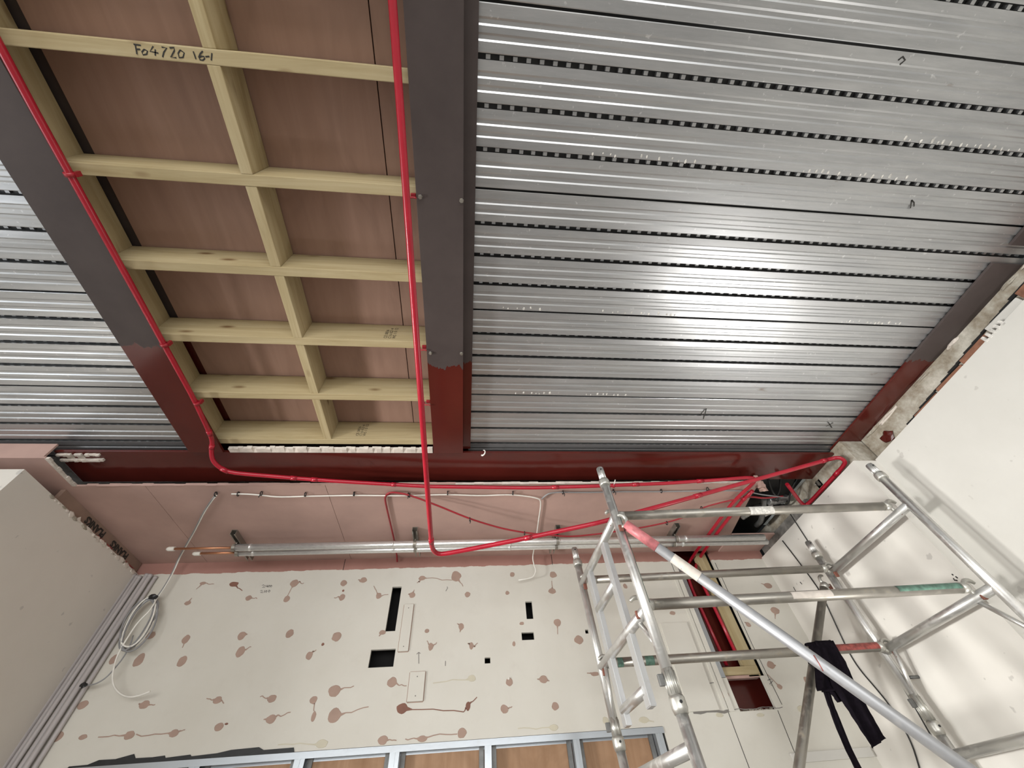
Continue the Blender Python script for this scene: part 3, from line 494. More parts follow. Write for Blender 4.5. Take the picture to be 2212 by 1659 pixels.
# ================================================================== timber infill
tf=thing('timber_infill','pale pine joists and noggins under brown plywood between the two long beams','timber infill',(-.93,.8,1.882))
jy=[.0241+.3988*k for k in range(-12,6)]
for y in jy: MB().box(-1.683,-.175,y,y+.046,1.882,2.052,.003).done('joist',mTx,tf)
for k in range(len(jy)-1):
    dx=rnd.uniform(-.004,.004); MB().box(-.973+dx,-.927+dx,jy[k]+.046,jy[k+1],1.882+rnd.uniform(0,.004),2.050,.003).done('noggin',mTy,tf)
MB().box(-1.726,-1.683,jy[0],2.11,1.885,2.052,.003).done('rim_board',mTy,tf)
for x0,x1 in ((-1.645,-.4165),(-.4115,-.10)):
    MB().box(x0,x1,-5.1,2.16,2.057,2.075).done('plywood_sheet',mPly,tf)
mb=MB()
for st in D['hand'][:-4]: stroke(mb,st,.0045,DOWN,.0006)
mb.done('handwriting',mInk,tf,label='F04720 hand lettered in black marker'); mb=MB()
for st in D['hand'][-4:]: stroke(mb,st,.0045,DOWN,.0006)
mb.done('handwriting',mInk,tf,label='16-1 hand lettered in black marker')
def text_mesh(s,size,bold=0):
    c=bpy.data.curves.new('lettering','FONT'); c.body=s; c.size=size; c.resolution_u=2; c.offset=bold; c.space_line=.9
    o=bpy.data.objects.new('lettering',c); COL.objects.link(o)
    dg=bpy.context.evaluated_depsgraph_get(); me=bpy.data.meshes.new_from_object(o.evaluated_get(dg)); me.name='lettering'
    bpy.data.objects.remove(o); bpy.data.curves.remove(c); return me
def text(s,size,mat4,m,parent,name='lettering',bold=0,**kw):
    me=text_mesh(s,size,bold); off=LOC[parent.name]
    me.transform(Matrix.Translation(-off)@mat4); me.materials.append(m)
    o=bpy.data.objects.new(name,me); COL.objects.link(o); o.parent=parent; LOC[o.name]=off
    for k,v in kw.items(): o[k]=v
    return o
def frame(o,ux,uz):       # matrix with text x along ux, text y along uz
    ux=Vector(ux).normalized(); uz=Vector(uz).normalized(); n=ux.cross(uz)
    return Matrix(((ux.x,uz.x,n.x,o[0]),(ux.y,uz.y,n.y,o[1]),(ux.z,uz.z,n.z,o[2]+ZO),(0,0,0,1)))
# mill stamp printed up the face of two joists
text('CE 0836\nC16 KD 4\nWS 1 0 12',.026,frame((-.482,jy[15]-.0008,1.905),(0,0,1),(-1,0,0)),mInk,tf,'mill_stamp')
text('CE 0836\nC16 KD 4\nWS 1 0 12',.026,frame((-.765,jy[17]-.0008,1.915),(0,0,1),(-1,0,0)),mInk,tf,'mill_stamp')

# ================================================================== soffit, bulkhead, services void
for x0,x1,a,b in ((-4.6,-2.190,0,0),(-2.187,-1.022,0,0),(-1.019,2.262,0,.16)):
    mb=MB(); yn=2.383 if x0>-4 else 2.383
    mb.hexa([(x0,yn,1.787),(x1,yn,1.787),(x1+b,3.43,1.787),(x0+a,3.43,1.787),(x0,yn,1.7995),(x1,yn,1.7995),(x1+b,3.43,1.7995),(x0+a,3.43,1.7995)])
    mb.done('soffit_board',mPink,ceil_)
MB().box(2.38,2.80,3.13,3.43,1.775,1.79).done('soffit_board',mPink,ceil_)
MB().box(2.268,2.30,2.383,3.13,1.7995,1.86).done('soffit_batten',mPink,ceil_)
mb=MB()
for k in range(70):
    x0=-2.55+4.75*k/70; mb.box(x0,x0+.068,2.379,2.384,1.786+rnd.uniform(-.003,.002),1.802+rnd.uniform(-.003,.004))
    if k==35: mb.done('board_edge',mPink,ceil_); mb=MB()
mb.done('board_edge',mMort,ceil_)
t=thing('plasterboard_bulkhead','pink plasterboard box under the deck at the far left','bulkhead',(-3.6,2.2,1.787))
MB().box(-4.6,-2.645,2.100,2.1125,1.7995,1.905).done('front_board',mPink,t)
MB().box(-4.6,-2.628,2.100,2.3825,1.787,1.7995).done('underside_board',mPink,t)
mb=MB()
for k in range(9): mb.box(-2.632,-2.612+rnd.uniform(-.006,.004),2.105+.031*k,2.135+.031*k,1.785,1.80)
mb.done('cut_edge',mMort,t)
# insulation board with printed paper above the left wall
t=thing('insulation_board','brown paper faced board with dark print above the left wall','board',(-2.69,2.9,1.70))
MB().box(-2.72,-2.69,2.42,3.42,1.700,1.7865).done('board',mPaper,t)
for y in (2.90,3.22):
    text('PLANKS',.062,frame((-2.6892,y+.02,1.765),(0,-1,0),(0,0,-1)),mInk,t,'stamp',bold=.0035)
    MB().box(-2.690,-2.6885,y-.03,y+.16,1.712,1.722).done('red_stripe',mRPaint,t)
# flexible ducts and cables in the open void
t=thing('flexible_duct','crinkled silver flexible duct in the open void above the pipe ends','duct',(2.6,2.8,1.85))
for k,pp in enumerate(([(2.44,2.98,1.86),(2.52,2.86,1.88),(2.64,2.78,1.86)],[(2.56,2.72,1.85),(2.66,2.74,1.86),(2.76,2.72,1.88)],[(2.60,2.90,1.84),(2.66,2.84,1.85),(2.78,2.82,1.85)])):
    a,b,c=[Vector(p) for p in pp]; pts=[];rr=[]
    for s in range(25):
        u=s/24; pts.append(tuple(a*(1-u)**2+b*2*u*(1-u)+c*u*u)); rr.append(.030+.004*(s%2))
    MB().tube(pts,rr,12).done('duct_run',mDuct,t)
MB().tube([(2.52,2.70,1.86),(2.58,2.86,1.83),(2.64,3.02,1.84),(2.66,3.12,1.86)],.022,10).done('duct_branch',mSteelD,t)
for k,(pp,lab) in enumerate((([(2.46,2.47,1.90),(2.50,2.56,1.83),(2.62,2.66,1.82),(2.72,2.90,1.90)],'thin black cable in the dark void, the one curling nearest the beam'),([(2.58,2.47,1.91),(2.62,2.62,1.85),(2.56,2.80,1.83),(2.60,3.00,1.90)],'thin black cable in the dark void, the one crossing its middle'),([(2.74,2.50,1.91),(2.70,2.62,1.84),(2.76,2.74,1.83),(2.78,2.98,1.90)],'thin black cable in the dark void, the one nearest the concrete'))):
    tag(MB().tube(smooth([Vector(V(q)) for q in pp],3),.007,8,world=True).done('black_cable',mBlk),lab,'cable','black cables in the void')
MB_=MB(); MB_.blob((2.30,2.42,1.80),(.040,.03,.030),3,2,.8); MB_.blob((2.34,2.46,1.785),(.03,.03,.022),9,2,.8)
tag(MB_.done('plasterboard_offcut',mPink),'torn pink plasterboard lump hanging at the edge of the void','offcut')
t=thing('beam_clamp','small galvanised clamp bolted to the concrete near the red pipe corner','clamp',(2.84,2.42,1.78))
MB().box(2.835,2.858,2.40,2.46,1.78,1.84,.003).done('clamp_body',mGalv,t); MB().box(2.815,2.84,2.415,2.43,1.79,1.83,.002).done('clamp_jaw',mGalv,t); MB().tube([(2.80,2.445,1.81),(2.85,2.445,1.81)],.005,8).done('clamp_bolt',mGalv,t)
tag(MB().tube([(.078,2.150,1.862),(.082,2.145,1.855),(.090,2.135,1.852),(.098,2.125,1.858),(.100,2.115,1.866),(.094,2.108,1.872),(.086,2.110,1.874)],[.007,.006,.005,.0045,.004,.003,.002],8).done('plaster_curl',mCap),'small white curl hanging from the deck edge by the red beam','curl')

# ================================================================== riser slot in the end wall
tag(MB().box(1.907,1.948,Yw+.003,Yw+.07,.80,1.69,.002).done('metal_stud',mStud),'grey metal stud on the left of the riser slot in the end wall','stud')
tag(MB().box(2.150,2.250,Yw+.03,Yw+.09,.80,1.78,.003).done('timber_stud',mTz),'upright pine stud on the right of the riser slot in the end wall','stud')
tag(MB().box(1.952,2.245,Yw+.02,Yw+.085,.815,.868,.003).done('timber_rail',mTx),'short pine rail across the bottom of the riser slot','rail')
tag(MB().box(1.955,2.235,Yw+.03,Yw+.08,.795,.813,.001).done('board_strip',mPink),'pink board strip under the short pine rail','board')
t=thing('steel_column','dark red oxide steel column face inside the riser slot','column',(2.1,3.58,-1.6))
MB().box(1.88,2.30,3.57,3.585,-1.6,1.9).done('flange',mEnd,t); MB().box(2.09,2.11,3.585,3.61,-1.6,1.9).done('web',mEnd,t)
mb=MB()
for k in range(14): mb.blob((1.98+.018*k,Yw+.05,.603),(.016,.02,.012),k,1,.8)
tag(mb.done('mortar_rubble',mConc),'crumbly grey rubble on the sill of the square wall hole','rubble')

# ================================================================== pipes
def pipe(name,label,cat,pts,r,m,couple=(),rc=None,seg=14,group=None,lead=()):
    t=thing(name,label,cat,(pts[0][0],pts[0][1],pts[0][2]-ZO),group)
    mb=MB(); mb.tube(smooth(list(lead)+list(pts)),r,seg,world=True); mb.done('pipe_run',m,t)
    for i,u,L in couple:
        a=Vector(pts[i]); b=Vector(pts[i+1]); d=(b-a).normalized(); c=a+(b-a)*u
        MB().tube([c-d*L/2,c+d*L/2],rc or r*1.16,seg,world=True).done('coupling',m,t)
    return t
pA=D['pipeA']; pB=D['pipeB']
tA=pipe('red_pipe','red plastic pipe along the left beam then across under the red beam','pipe',pA,.0132,mRed,((3,.93,.04),(5,.5,.03),(8,.5,.05),(9,.9,.04),(10,.35,.04),(11,.6,.03),(13,.35,.05),(14,.55,.05),(15,.6,.05)),lead=[(-1.565,-4.8,3.425),(-1.578,-.9,3.425)])
tB=pipe('red_pipe','red plastic pipe hanging lowest, sagging below the middle beam then crossing to the right wall','pipe',pB,.0145,mRed,((5,.95,.05),(10,.12,.05),(12,.25,.06),(13,.9,.05),(17,.5,.05)),lead=[(-.31,-4.8,3.43),(-.295,-1.1,3.43)])
tC=pipe('red_pipe','short red pipe dropping into the riser slot, right one of the pair','pipe',D['pipeC'],.0135,mRed,((0,.9,.04),(5,.3,.06)))
def clip(t,x,y,z,dx,z1):
    mb=MB(); mb.tube([(x,y-.008,z),(x,y+.008,z)],.0185,14); mb.box(x+(.008 if dx>0 else -.008),x+dx,y-.009,y+.009,z-.006,z+.010,.002)
    mb.box(x+dx-.006,x+dx+.006,y-.009,y+.009,z,z1); mb.done('pipe_clip',mRedC,t)
for y in (.455,1.25,1.655): clip(tA,-1.588-.008*y*.6,y,1.825,.017,1.852)
for y,u in ((.46,'nearest the top of the photo'),(1.25,'middle one of three'),(1.66,'next to the red painted end')):
    t=thing('pipe_clip','small red pipe clip beside the middle beam, '+u,'pipe clip',(-.275,y,1.86),'spare red clips along the middle beam')
    MB().box(-.285,-.262,y-.010,y+.010,1.868,1.8815,.002).done('clip_base',mRedC,t)
    MB().tube([(-.295,y,1.868),(-.297,y,1.852),(-.285,y,1.842),(-.268,y,1.846),(-.258,y,1.838)],.004,6).done('clip_jaw',mRedC,t)
t=thing('pipe_strap','red strap with a loose white tail on the cross pipe above the scaffold top','strap',(1.07,2.366,1.74))
MB().tube([(1.064,2.366,1.755),(1.076,2.366,1.755)],.0165,14).done('strap_band',mRedC,t); MB().tube([(1.07,2.352,1.755),(1.072,2.335,1.76),(1.078,2.32,1.775)],.004,6).done('strap_tail',mCap,t)

def cable(name,label,pts,r,m,ties=(),strands=1,sep=.008,group=None,it=2):
    t=thing(name,label,'cable',(pts[0][0],pts[0][1],pts[0][2]-ZO),group)
    for s in range(strands):
        off=Vector((0,sep*(s-(strands-1)/2),sep*.4*(s-(strands-1)/2)))
        MB().tube([p+off for p in smooth(pts,it)],r,8,world=True).done('strand',m,t)
    for (p,kind) in ties:
        c=Vector(p); mb=MB()
        L=[c+Vector((0.002*math.sin(3*k),.014*math.cos(k*PI/4),.014*math.sin(k*PI/4)-.004)) for k in range(9)]
        mb.tube(L,.0035,6,world=True)
        if kind: mb.tube([c+Vector((0,-.012,-.012)),c+Vector((.006,-.016,-.03)),c+Vector((.002,-.012,-.045))],.003,6,world=True)
        mb.done('cable_tie',mBlk,t)
    return t
tw=D['ties']
cable('white_cable','white cable clipped along the front of the pink soffit',D['white'],.0052,mWCab,[(p,i%3==1) for i,p in enumerate(tw[1:9])])
cable('grey_cable','grey cable clipped along the right half of the pink soffit',D['grey'],.0055,mGCab,[(p,i%2==0) for i,p in enumerate(tw[9:])])
f1=D['flex1']; f2=D['flex2']
cable('red_cable','pair of red cables dropping down the pink soffit to the wall head',f1,.0058,mRedC,[],2,.012)
cable('red_cable','pair of red cables sagging between ties below the pink soffit',f2,.0058,mRedC,[(f2[3],0),(f2[5],1),(f2[7],0),(f2[11],0),(f2[13],0)],2,.011)
for k in range(3):
    a=Vector(f2[-1]); q=Vector((.03*k,.012*k,0))
    pass
ck=tw[0]
t=thing('cable_coil','white and grey cable hung in a coil by the grey conduits','cable',(D['drop'][-1][0],3.34,D['drop'][-1][2]-ZO-.3))
MB().tube(smooth(D['drop']),.0048,8,world=True).done('cable_drop',mGCab,t)
MB().tube([Vector(p)+Vector((.008,0,0)) for p in smooth(D['drop'])],.0045,8,world=True).done('cable_drop',mWCab,t)
co_=D['coil']
for a,b,m in ((0,46,mGCab),(44,74,mWCab),(72,130,mGCab),(128,170,mWCab)): MB().tube(co_[a:b],.0056,8,world=True).done('coil_turn',m,t)
MB().tube(smooth(D['coiltail']),.0055,8,world=True).done('loose_end',mWCab,t)
MB().tube(smooth(D['coiltail2']),.0042,8,world=True).done('loose_end',mGCab,t)
c=Vector(ck); MB().tube([c+Vector((0,.014*math.cos(k*PI/4),.014*math.sin(k*PI/4)-.006)) for k in range(9)],.0045,6,world=True).done('cable_tie',mBlk,t)
c=Vector(co_[0]); mb=MB(); mb.blob((c.x,c.y-.01,c.z-ZO+.012),(.034,.014,.016),2,2,.7); mb.done('tape',mBlk,t)
c=Vector(D['coiltail2'][-1]); MB().blob((c.x,c.y-.012,c.z-ZO),(.022,.010,.016),5,2,.7).done('tape',mBlk,t)
cable('wall_cable','thin black cable hanging slack down the right pier, the lower one',D['pcable'],.0042,mBlk)
cable('wall_cable','thin black cable down the right pier passing behind the scaffold post',D['pcable2'],.0036,mBlk)

# lagged pipes and brackets
for k,(yy,xa,xb,xc,lab) in enumerate(((3.046,-1.801,2.600,-2.245,'front one of the two foil lagged pipes under the pink soffit'),(3.122,-1.813,2.668,-2.09,'rear one of the two foil lagged pipes, nearer the end wall'))):
    t=thing('lagged_pipe',lab,'pipe',(xa,yy,1.70))
    MB().tube([(xa,yy,1.70),(xb,yy,1.70)],.0262,20).done('foil_lagging',mFoil,t)
    for x in (-1.70,-.62,-.44,.33,.74,1.79,1.86): MB().tube([(x,yy,1.70),(x+.02,yy,1.70)],.0275,20).done('foil_band',mFoil,t)
    MB().tube([(xb-.005,yy,1.70),(xb+.012,yy,1.70)],[.0262,.012],16).done('lagging_end',mCap,t)
    MB().tube([(xc,yy,1.70),(xa,yy,1.70)],.0085,10).done('copper_tube',mCopper,t)
    MB().tube([(xc-.045,yy,1.70),(xc-.03,yy,1.70),(xc+.012,yy,1.70)],[.010,.0165,.0165],12).done('end_cap',mCap,t)
    MB().tube([(xa-.012,yy,1.70),(xa+.004,yy,1.70)],.015,12).done('lagging_collar',mBlk,t)
for x,lab in ((-1.806,'leftmost'),(-.437,'second from the left'),(.738,'third from the left'),(1.785,'rightmost, behind the scaffold')):
    t=thing('pipe_bracket','galvanised channel bracket carrying the foil lagged pipes, '+lab,'bracket',(x,3.13,1.745))
    mb=MB(); mb.box(x-.0205,x+.0205,2.938,3.335,1.7845,1.7868); mb.box(x-.0205,x-.0182,2.938,3.335,1.746,1.7845); mb.box(x+.0182,x+.0205,2.938,3.335,1.746,1.7845)
    mb.box(x-.0182,x-.011,2.938,3.335,1.746,1.748); mb.box(x+.011,x+.0182,2.938,3.335,1.746,1.748); ch=mb.done('channel',mGalv,t)
    for yy in (3.046,3.122):
        MB().tube([(x,yy,1.725),(x,yy,1.747)],.005,8).done('hanger_rod',mGalv,ch)
        MB().tube([(x-.012,yy,1.70),(x+.012,yy,1.70)],.0282,18,cap=False).done('pipe_band',mGalv,ch)

# conduits up the left corner
labs=['against the left wall','second from the left wall','third from the left wall','fourth from the left wall','second from the outside of the bundle','outermost of the bundle']
for k,(x,zt1) in enumerate(D['conduits']):
    yy=3.40 if k%2==0 else 3.412
    t=thing('conduit','grey plastic conduit upright in the left corner, '+labs[k],'conduit',(x,yy,-1.6),'conduits in the left corner')
    MB().tube([(x+.01*math.sin(k*2.1),yy,-1.6),(x,yy,.2),(x,yy,zt1-ZO)],.0165 if k in(0,3,4) else .0135,12,cap=False).done('tube',mCond,t)
    MB().tube([(x,yy,zt1-ZO-.02),(x,yy,zt1-ZO)],.0185 if k in(0,3,4) else .0152,12).done('end_socket',mCond,t)

# ================================================================== stud frame low on the end wall
t=thing('stud_partition','galvanised stud partition with wood grain boards low on the end wall','partition',(-.6,3.45,-1.6))
mb=MB(); mb.box(-2.6,1.350,Yw-.006,Yw+.07,.5415,.545); mb.box(-2.6,1.350,Yw-.006,Yw-.003,.512,.5415); mb.box(-2.6,1.350,Yw+.067,Yw+.07,.505,.5415); mb.done('head_track',mStud,t)
def stud(x0,x1,flip):
    w=.003
    mb=MB(); mb.box(x0,x1,Yw-.002,Yw+.001,-1.6,.5405)
    mb.box(x1-.0015 if flip else x0,x1 if flip else x0+.0015,Yw+.001,Yw+.068,-1.6,.5405); mb.box(x0,x1,Yw+.066,Yw+.068,-1.6,.5405)
    mb.box((x0+x1)/2-.004,(x0+x1)/2+.004,Yw-.005,Yw-.002,-1.6,.5405); return mb
sx=[(-2.28,-2.22),(-1.655,-1.593),(-1.047,-.985),(-.472,-.412),(.128,.172),(.713,.757),(1.285,1.335)]
for x0,x1 in sx:
    so=stud(x0,x1,False).done('stud',mStud,t)
    mb=MB(); mb.box(x1+.004,x1+.034,Yw+.055,Yw+.0675,-1.6,.5395); mb.box(x0-.034,x0-.004,Yw+.055,Yw+.0675,-1.6,.5395)
    mb.done('stud_flange',mSteelD,so)
xs_=[-2.6]+[(a+b)/2 for a,b in sx]
for k in range(len(sx)): MB().box(xs_[k]+.002,xs_[k+1]-.002,Yw+.071,Yw+.084,-1.6,.538).done('wood_panel',mWood,t)
to=D['torn']; poly=[(x,z-ZO) for x,z in to]+[(-1.06,.546),(-2.34,.546)]
tag(MB().prism(poly,'y',Yw-.004,Yw-.0005).done('membrane_strip',mMemb),'torn black membrane strip above the metal stud frame','membrane')
for nm,(x0,x1,z0,z1),lab in (('blanking_plate',(-.508,-.434,1.066,1.395),'tall narrow cream blanking plate beside the tall wall slot'),('blanking_plate',(-.401,-.293,.763,.934),'short wide cream blanking plate below the square wall hole')):
    t=thing(nm,lab,'plate',((x0+x1)/2,Yw,z0)); po=MB().box(x0,x1,Yw-.014,Yw-.0005,z0,z1,.003).done('plate',mWall,t)
    for zz in (z0+.03,z1-.03): MB().tube([((x0+x1)/2,Yw-.0155,zz),((x0+x1)/2,Yw-.0135,zz)],.004,8).done('screw_head',mPencil,po)
    mb=MB()
    for a,b in (((x0,z0),(x1,z0)),((x1,z0),(x1,z1)),((x1,z1),(x0,z1)),((x0,z1),(x0,z0))): stroke(mb,[(a[0],Yw,a[1]+ZO),(b[0],Yw,b[1]+ZO)],.010,(0,-1,0),.0009)
    mb.done('gap_line',mDab,t)

# ================================================================== scaffold tower
R=.0254
def LFp(z): return (.832+(1.592-z)*.0281,1.965,z)
def LRp(z): return (.805+(1.515-z)*.0297,2.82,z)
def RFp(z): return (2.680,1.885-(1.557-z)*.035,z)
def RRp(z): return (2.681-(1.48-z)*.006,2.733,z)
def post(t,f,z0,z1,spig,name='post'):
    MB().tube([f(z0),f(z1)],R,20).done(name,mAlu,t)
    # ribbed spigot with its collar
    mb=MB(); mb.tube([f(z1),f(z1+.012),f(z1+.03),f(z1+.045)],[.0315,.033,.033,.029],18); mb.done('collar',mCast,t)
    mb=MB(); mb.tube([f(z1+.04),f(spig)],.0205,18)
    for k in range(8):
        a=2*PI*k/8; c=Vector((math.cos(a)*.0205,math.sin(a)*.0205,0))
        mb.tube([Vector(f(z1+.045))+c,Vector(f(spig-.006))+c],.0032,5)
    so=mb.done('spigot',mAlu,t)
    p=f(spig-.022); MB().tube([(p[0]-.002,p[1]-.0235,p[2]),(p[0]-.002,p[1]-.019,p[2])],.0055,10).done('pin_hole',mBlk,so)
def socket(t,f,z0,z1):
    mb=MB(); mb.tube([f(z0),f(z0+.02),f(z0+.05),f(z0+.06)],[.0285,.033,.033,.030],18); sc=mb.done('socket_collar',mCast,t)
    mb=MB(); mb.tube([f(z0+.06),f(z1)],.0262,18)
    for k in range(10):
        a=2*PI*k/10; c=Vector((math.cos(a)*.026,math.sin(a)*.026,0)); mb.tube([Vector(f(z0+.065))+c,Vector(f(z1-.01))+c],.003,5)
    mb.done('socket',mCast,t)
    p=f(z0+.035); MB().tube([(p[0],p[1]-.036,p[2]),(p[0],p[1]-.031,p[2])],.006,10).done('pin_hole',mBlk,sc)
    q=f(z1-.03); MB().box(q[0]-.052,q[0]-.028,q[1]-.008,q[1]+.008,q[2]-.03,q[2]+.012,.003).done('locking_clip',mSteelD,t)
def rung(t,a,b,m,r=R):
    MB().tube([a,b],r,18).done('rung',m,t)
def lerp(a,b,u): return tuple(a[i]+(b[i]-a[i])*u for i in range(3))
# upper ladder frame (left)
t=thing('scaffold_section','upper alloy ladder frame of the scaffold tower, left end with flat stiles','scaffold section',LFp(.33))
post(t,LFp,.40,1.455,1.592); post(t,LRp,.40,1.375,1.515)
socket(t,LFp,.345,.50); socket(t,LRp,.36,.50)
for z in (1.243,.743): rung(t,LFp(z),LRp(z),mAlu)
u1,u2=.325,.76
def stile(u,z0,z1,zw):
    a=lerp(LFp(z0),LRp(z0),u); b=lerp(LFp(z1),LRp(z1),u); w=.034; d=.016
    mb=MB(); mb.hexa([(a[0]-d,a[1]-w,z0),(a[0]+d,a[1]-w,z0),(a[0]+d,a[1]+w,z0),(a[0]-d,a[1]+w,z0),(b[0]-d,b[1]-w,z1),(b[0]+d,b[1]-w,z1),(b[0]+d,b[1]+w,z1),(b[0]-d,b[1]+w,z1)])
    bmesh.ops.bevel(mb.bm,geom=mb.bm.edges[:],offset=.003,segments=2,affect='EDGES'); mb.done('ladder_stile',mFlat,t)
stile(u1,.425,1.235,0); stile(u2,.425,1.235,0)
for z in (.993,.493): rung(t,lerp(LFp(z),LRp(z),u1),lerp(LFp(z),LRp(z),u2),mAlu,.0245)
MB().tube([lerp(LFp(.743),LRp(.743),.16),LFp(.565)],.0125,12).done('gusset',mAlu,t)
MB().tube([lerp(LFp(.743),LRp(.743),.90),LRp(.44)],.0125,12).done('gusset',mAlu,t)
MB().tube([lerp(LFp(.40),LFp(1.44),.35),lerp(LFp(.40),LFp(1.44),.82)],R+.0006,14,arc=(-.5,.75),ref=(1,-.3,0)).done('paint_mark',mGreen,t)
# upper frame (right)
t=thing('scaffold_section','upper alloy frame of the scaffold tower, right end against the white wall','scaffold section',RFp(.33))
post(t,RFp,.40,1.435,1.557); post(t,RRp,.40,1.345,1.48); socket(t,RFp,.33,.50); socket(t,RRp,.315,.50)
for z in (1.243,.743): rung(t,RFp(z),RRp(z-.02),mAlu)
mb=MB(); a=lerp(RFp(.743),RRp(.723),.90); b=RRp(.45); mb.tube([a,b],.0125,12); mb.done('gusset',mAlu,t)
mb=MB(); a=lerp(RFp(.743),RRp(.723),.16); b=RFp(.50); mb.tube([a,b],.0125,12); mb.done('gusset',mAlu,t)
p=lerp(RFp(1.243),RRp(1.223),.9); 
# lower frames
for nm,f,g,dz,lab in (('scaffold_section',LFp,LRp,0,'lower alloy frame of the scaffold tower, left end below the ladder frame'),('scaffold_section',RFp,RRp,-.015,'lower alloy frame of the scaffold tower, right end below the bright rung')):
    t=thing(nm,lab,'scaffold section',(f(-1.45)[0],f(-1.45)[1],-1.6))
    for h in (f,g): MB().tube([h(-1.45),h(.40)],.0249,20).done('post',mAlu,t)
    for z in (.245,-.255,-.755,-1.255): rung(t,f(z+dz),g(z+dz),mAlu)
    for h in (f,g):
        q=h(-1.45); MB().tube([(q[0]-.018,q[1],-1.535),(q[0]+.018,q[1],-1.535)],.065,20).done('castor_wheel',mBlk,MB().box(q[0]-.03,q[0]+.03,q[1]-.03,q[1]+.03,-1.475,-1.44,.004).done('castor_fork',mSteelD,t))
# braces, each with a claw at either end
def brace(label,a,b,m,axis=(0,1,0),marks=(),r=R,claw=True):
    A,B=Vector(a),Vector(b); d=(B-A).normalized(); t=thing('scaffold_brace',label,'scaffold brace',a)
    MB().tube([A+d*.05,B-d*.05],r,20).done('tube',m,t)
    for P,s in ((A,1),(B,-1)):
        mb=MB(); mb.tube([P+d*s*.075,P+d*s*.045,P+d*s*.028],[r*1.06,r*1.06,r*.75],14); 
        ax=Vector(axis).normalized(); e=d*s; up=Vector((0,0,1)); up=(up-e*up.dot(e)).normalized()
        pts=[]
        for k in range(11):
            an=-.9+k*(PI*1.12)/10
            c=P-Vector((0,0,.0)); pts.append(c+(e*math.cos(an)+up*math.sin(an))*.037)
        if claw: mb.tube(pts,[.011]*9+[.010,.007],8)
        cl=mb.done('claw',mCast,t)
        MB().box(P.x-.012-.012*s*d.x,P.x+.012-.012*s*d.x,P.y-.006,P.y+.006,P.z-.062,P.z-.026,.003).done('latch',mLatch,cl)
    for u0,u1_,m2,arc,ref in marks:
        MB().tube([A+(B-A)*u0,A+(B-A)*u1_],r+.0006,16,arc=arc,ref=ref).done('paint_mark',m2,t)
    return t
brace('upper front scaffold brace, scuffed white near its middle',(.845,2.03,1.285),(2.665,1.95,1.281),mGalv,marks=((.47,.555,mWhPaint,(-1.0,1.2),(0,-.9,-.2)),))
brace('upper rear brace of the scaffold tower, below the foil pipes',(.825,2.76,1.245),(2.645,2.66,1.231),mGalv)
brace('lower front brace of the scaffold tower with a green painted end',(.845,2.03,.785),(2.655,1.935,.775),mGalv,marks=((.76,.955,mGreen,(-.75,.75),(0,-1,.35)),(.44,.56,mMort,(-.9,.5),(0,-1,-.2))))
brace('lower rear scaffold brace with a red painted end, dark clothing over it',(.835,2.76,.747),(2.665,2.66,.731),mGalv,marks=((.80,.965,mRPaint,(-.95,.95),(0,-1,.35)),(.135,.165,mGreen,(-1.2,1.2),(0,-1,-.3)),(.02,.06,mGreen,(-1.2,1.2),(0,-1,-.3))))
t=brace('long front diagonal scaffold brace falling to the lower right, pink upper end',(.847,1.93,1.192),(2.66,1.85,-.724),mTube,r=R)
MB().tube([(1.500,1.8735,.497),(1.5015,1.8725,.468),(1.500,1.8715,.438)],.0022,6).done('red_thread',mRPaint,t)
A=Vector((.847,1.93,1.192)); B=Vector((2.66,1.85,-.724))
MB().tube([A+(B-A)*.012,A+(B-A)*.085],R+.002,16).done('red_tape',mTape,t)
MB().tube([A+(B-A)*.118,A+(B-A)*.172],R+.0012,16,arc=(-2.2,2.0),ref=(0,-1,.4)).done('old_tape',mMort,t)
MB().blob((A+(B-A)*.128)-Vector((0,0.005,.028)),(.006,.004,.018),4,1,.5).done('tape_tail',mMort,t)
brace('rear diagonal brace of the scaffold tower dropping left behind the clothing',(2.655,2.785,1.20),(.93,2.785,-.70),mGalv)
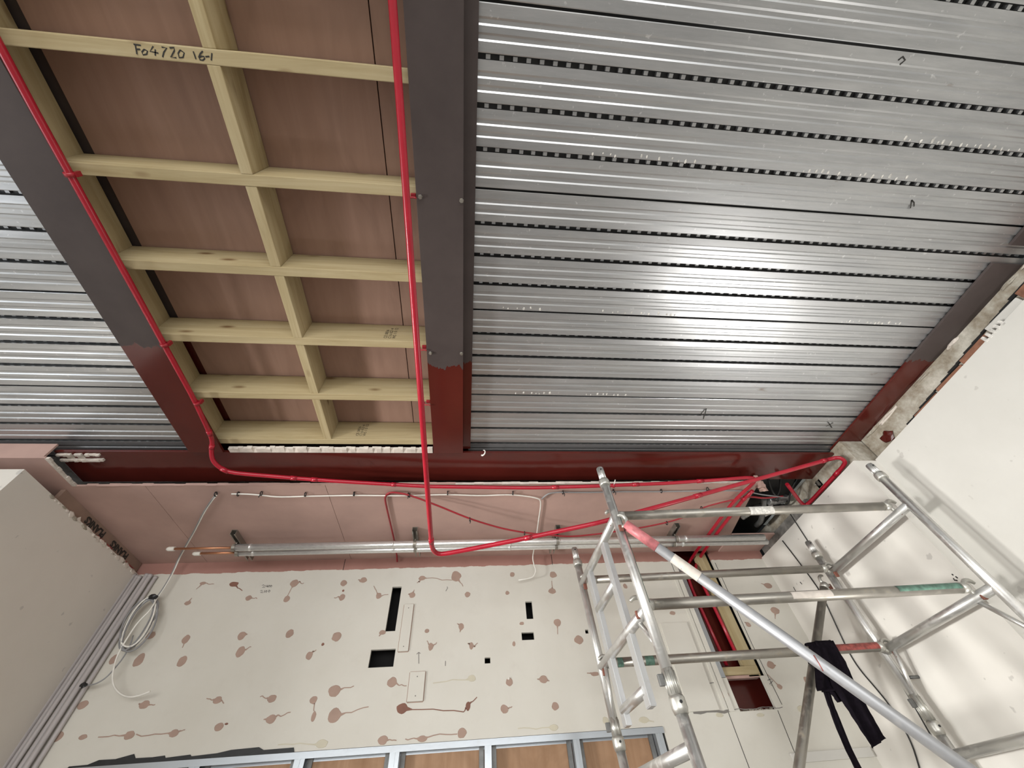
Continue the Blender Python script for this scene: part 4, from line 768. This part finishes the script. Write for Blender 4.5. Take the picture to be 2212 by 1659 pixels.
# dark clothing thrown over the lower rear brace
def cloth_strip(rows,name,parent,th=.006,n=15,fold=.010,seed=0,ny=0):
    # rows: list of (left point, right point); folds run down the cloth
    mb=MB(); g=[]
    for i,(l,r) in enumerate(rows):
        row=[]
        for k in range(n):
            u=k/(n-1); p=Vector(l)*(1-u)+Vector(r)*u
            p.y+=fold*(math.sin(u*11+seed+i*.15)+.6*math.sin(u*23+seed*2+i*.3))*min(1,i*.35)+.006*mnoise.noise(Vector((u*4,i*.7,seed)))
            row.append(p)
        g.append(row)
    for side in (0,1):
        vv=[[mb.bm.verts.new(V(p)+Vector((0,th*side,0))) for p in row] for row in g]
        for i in range(len(g)-1):
            for k in range(n-1):
                f=mb.bm.faces.new((vv[i][k],vv[i][k+1],vv[i+1][k+1],vv[i+1][k])); f.smooth=True
        if side==0: v0=vv
    nr=len(g)-1
    for i in range(nr):
        for k in (0,n-1): mb.bm.faces.new((v0[i][k],v0[i+1][k],vv[i+1][k],vv[i][k]))
    for k in range(n-1):
        for i in (0,nr): mb.bm.faces.new((v0[i][k],v0[i][k+1],vv[i][k+1],vv[i][k]))
    return mb.done(name,mCloth,parent)
def dens(rows,m):
    out=[]
    for i in range(len(rows)-1):
        for s in range(m):
            u=s/m; out.append((tuple(Vector(rows[i][0])*(1-u)+Vector(rows[i+1][0])*u),tuple(Vector(rows[i][1])*(1-u)+Vector(rows[i+1][1])*u)))
    out.append(rows[-1]); return out
t=thing('clothing','dark clothing draped over the lower rear scaffold brace, legs hanging','clothing',(2.2,2.70,.28))
yb=2.683
cloth_strip(dens([((2.16,2.79,.66),(2.33,2.78,.66)),((2.16,2.735,.765),(2.33,2.72,.765)),((2.15,2.690,.782),(2.325,2.685,.785)),((2.128,2.66,.745),(2.318,2.655,.735)),((2.10,2.655,.66),(2.30,2.652,.66)),((2.035,2.66,.55),(2.235,2.655,.56)),((2.025,2.66,.53),(2.165,2.655,.52))],4),'body',t,seed=.4)
cloth_strip(dens([((2.19,2.655,.78),(2.31,2.650,.775)),((2.16,2.645,.66),(2.305,2.640,.66)),((2.125,2.645,.55),(2.275,2.640,.55)),((2.14,2.648,.43),(2.265,2.645,.44)),((2.145,2.65,.33),(2.265,2.65,.335)),((2.150,2.65,.275),(2.262,2.65,.310))],5),'leg',t,seed=1.7)
cloth_strip(dens([((2.10,2.665,.545),(2.185,2.662,.545)),((2.112,2.665,.50),(2.165,2.66,.50)),((2.118,2.665,.475),(2.158,2.66,.48))],3),'flap',t,seed=2.5,n=9)
cloth_strip(dens([((2.085,2.675,.56),(2.125,2.675,.56)),((2.062,2.68,.47),(2.10,2.68,.47)),((2.040,2.68,.39),(2.085,2.68,.40)),((2.020,2.68,.28),(2.062,2.68,.28)),((2.012,2.68,.12),(2.05,2.68,.12))],4),'strap',t,seed=3.1,n=7,fold=.004)
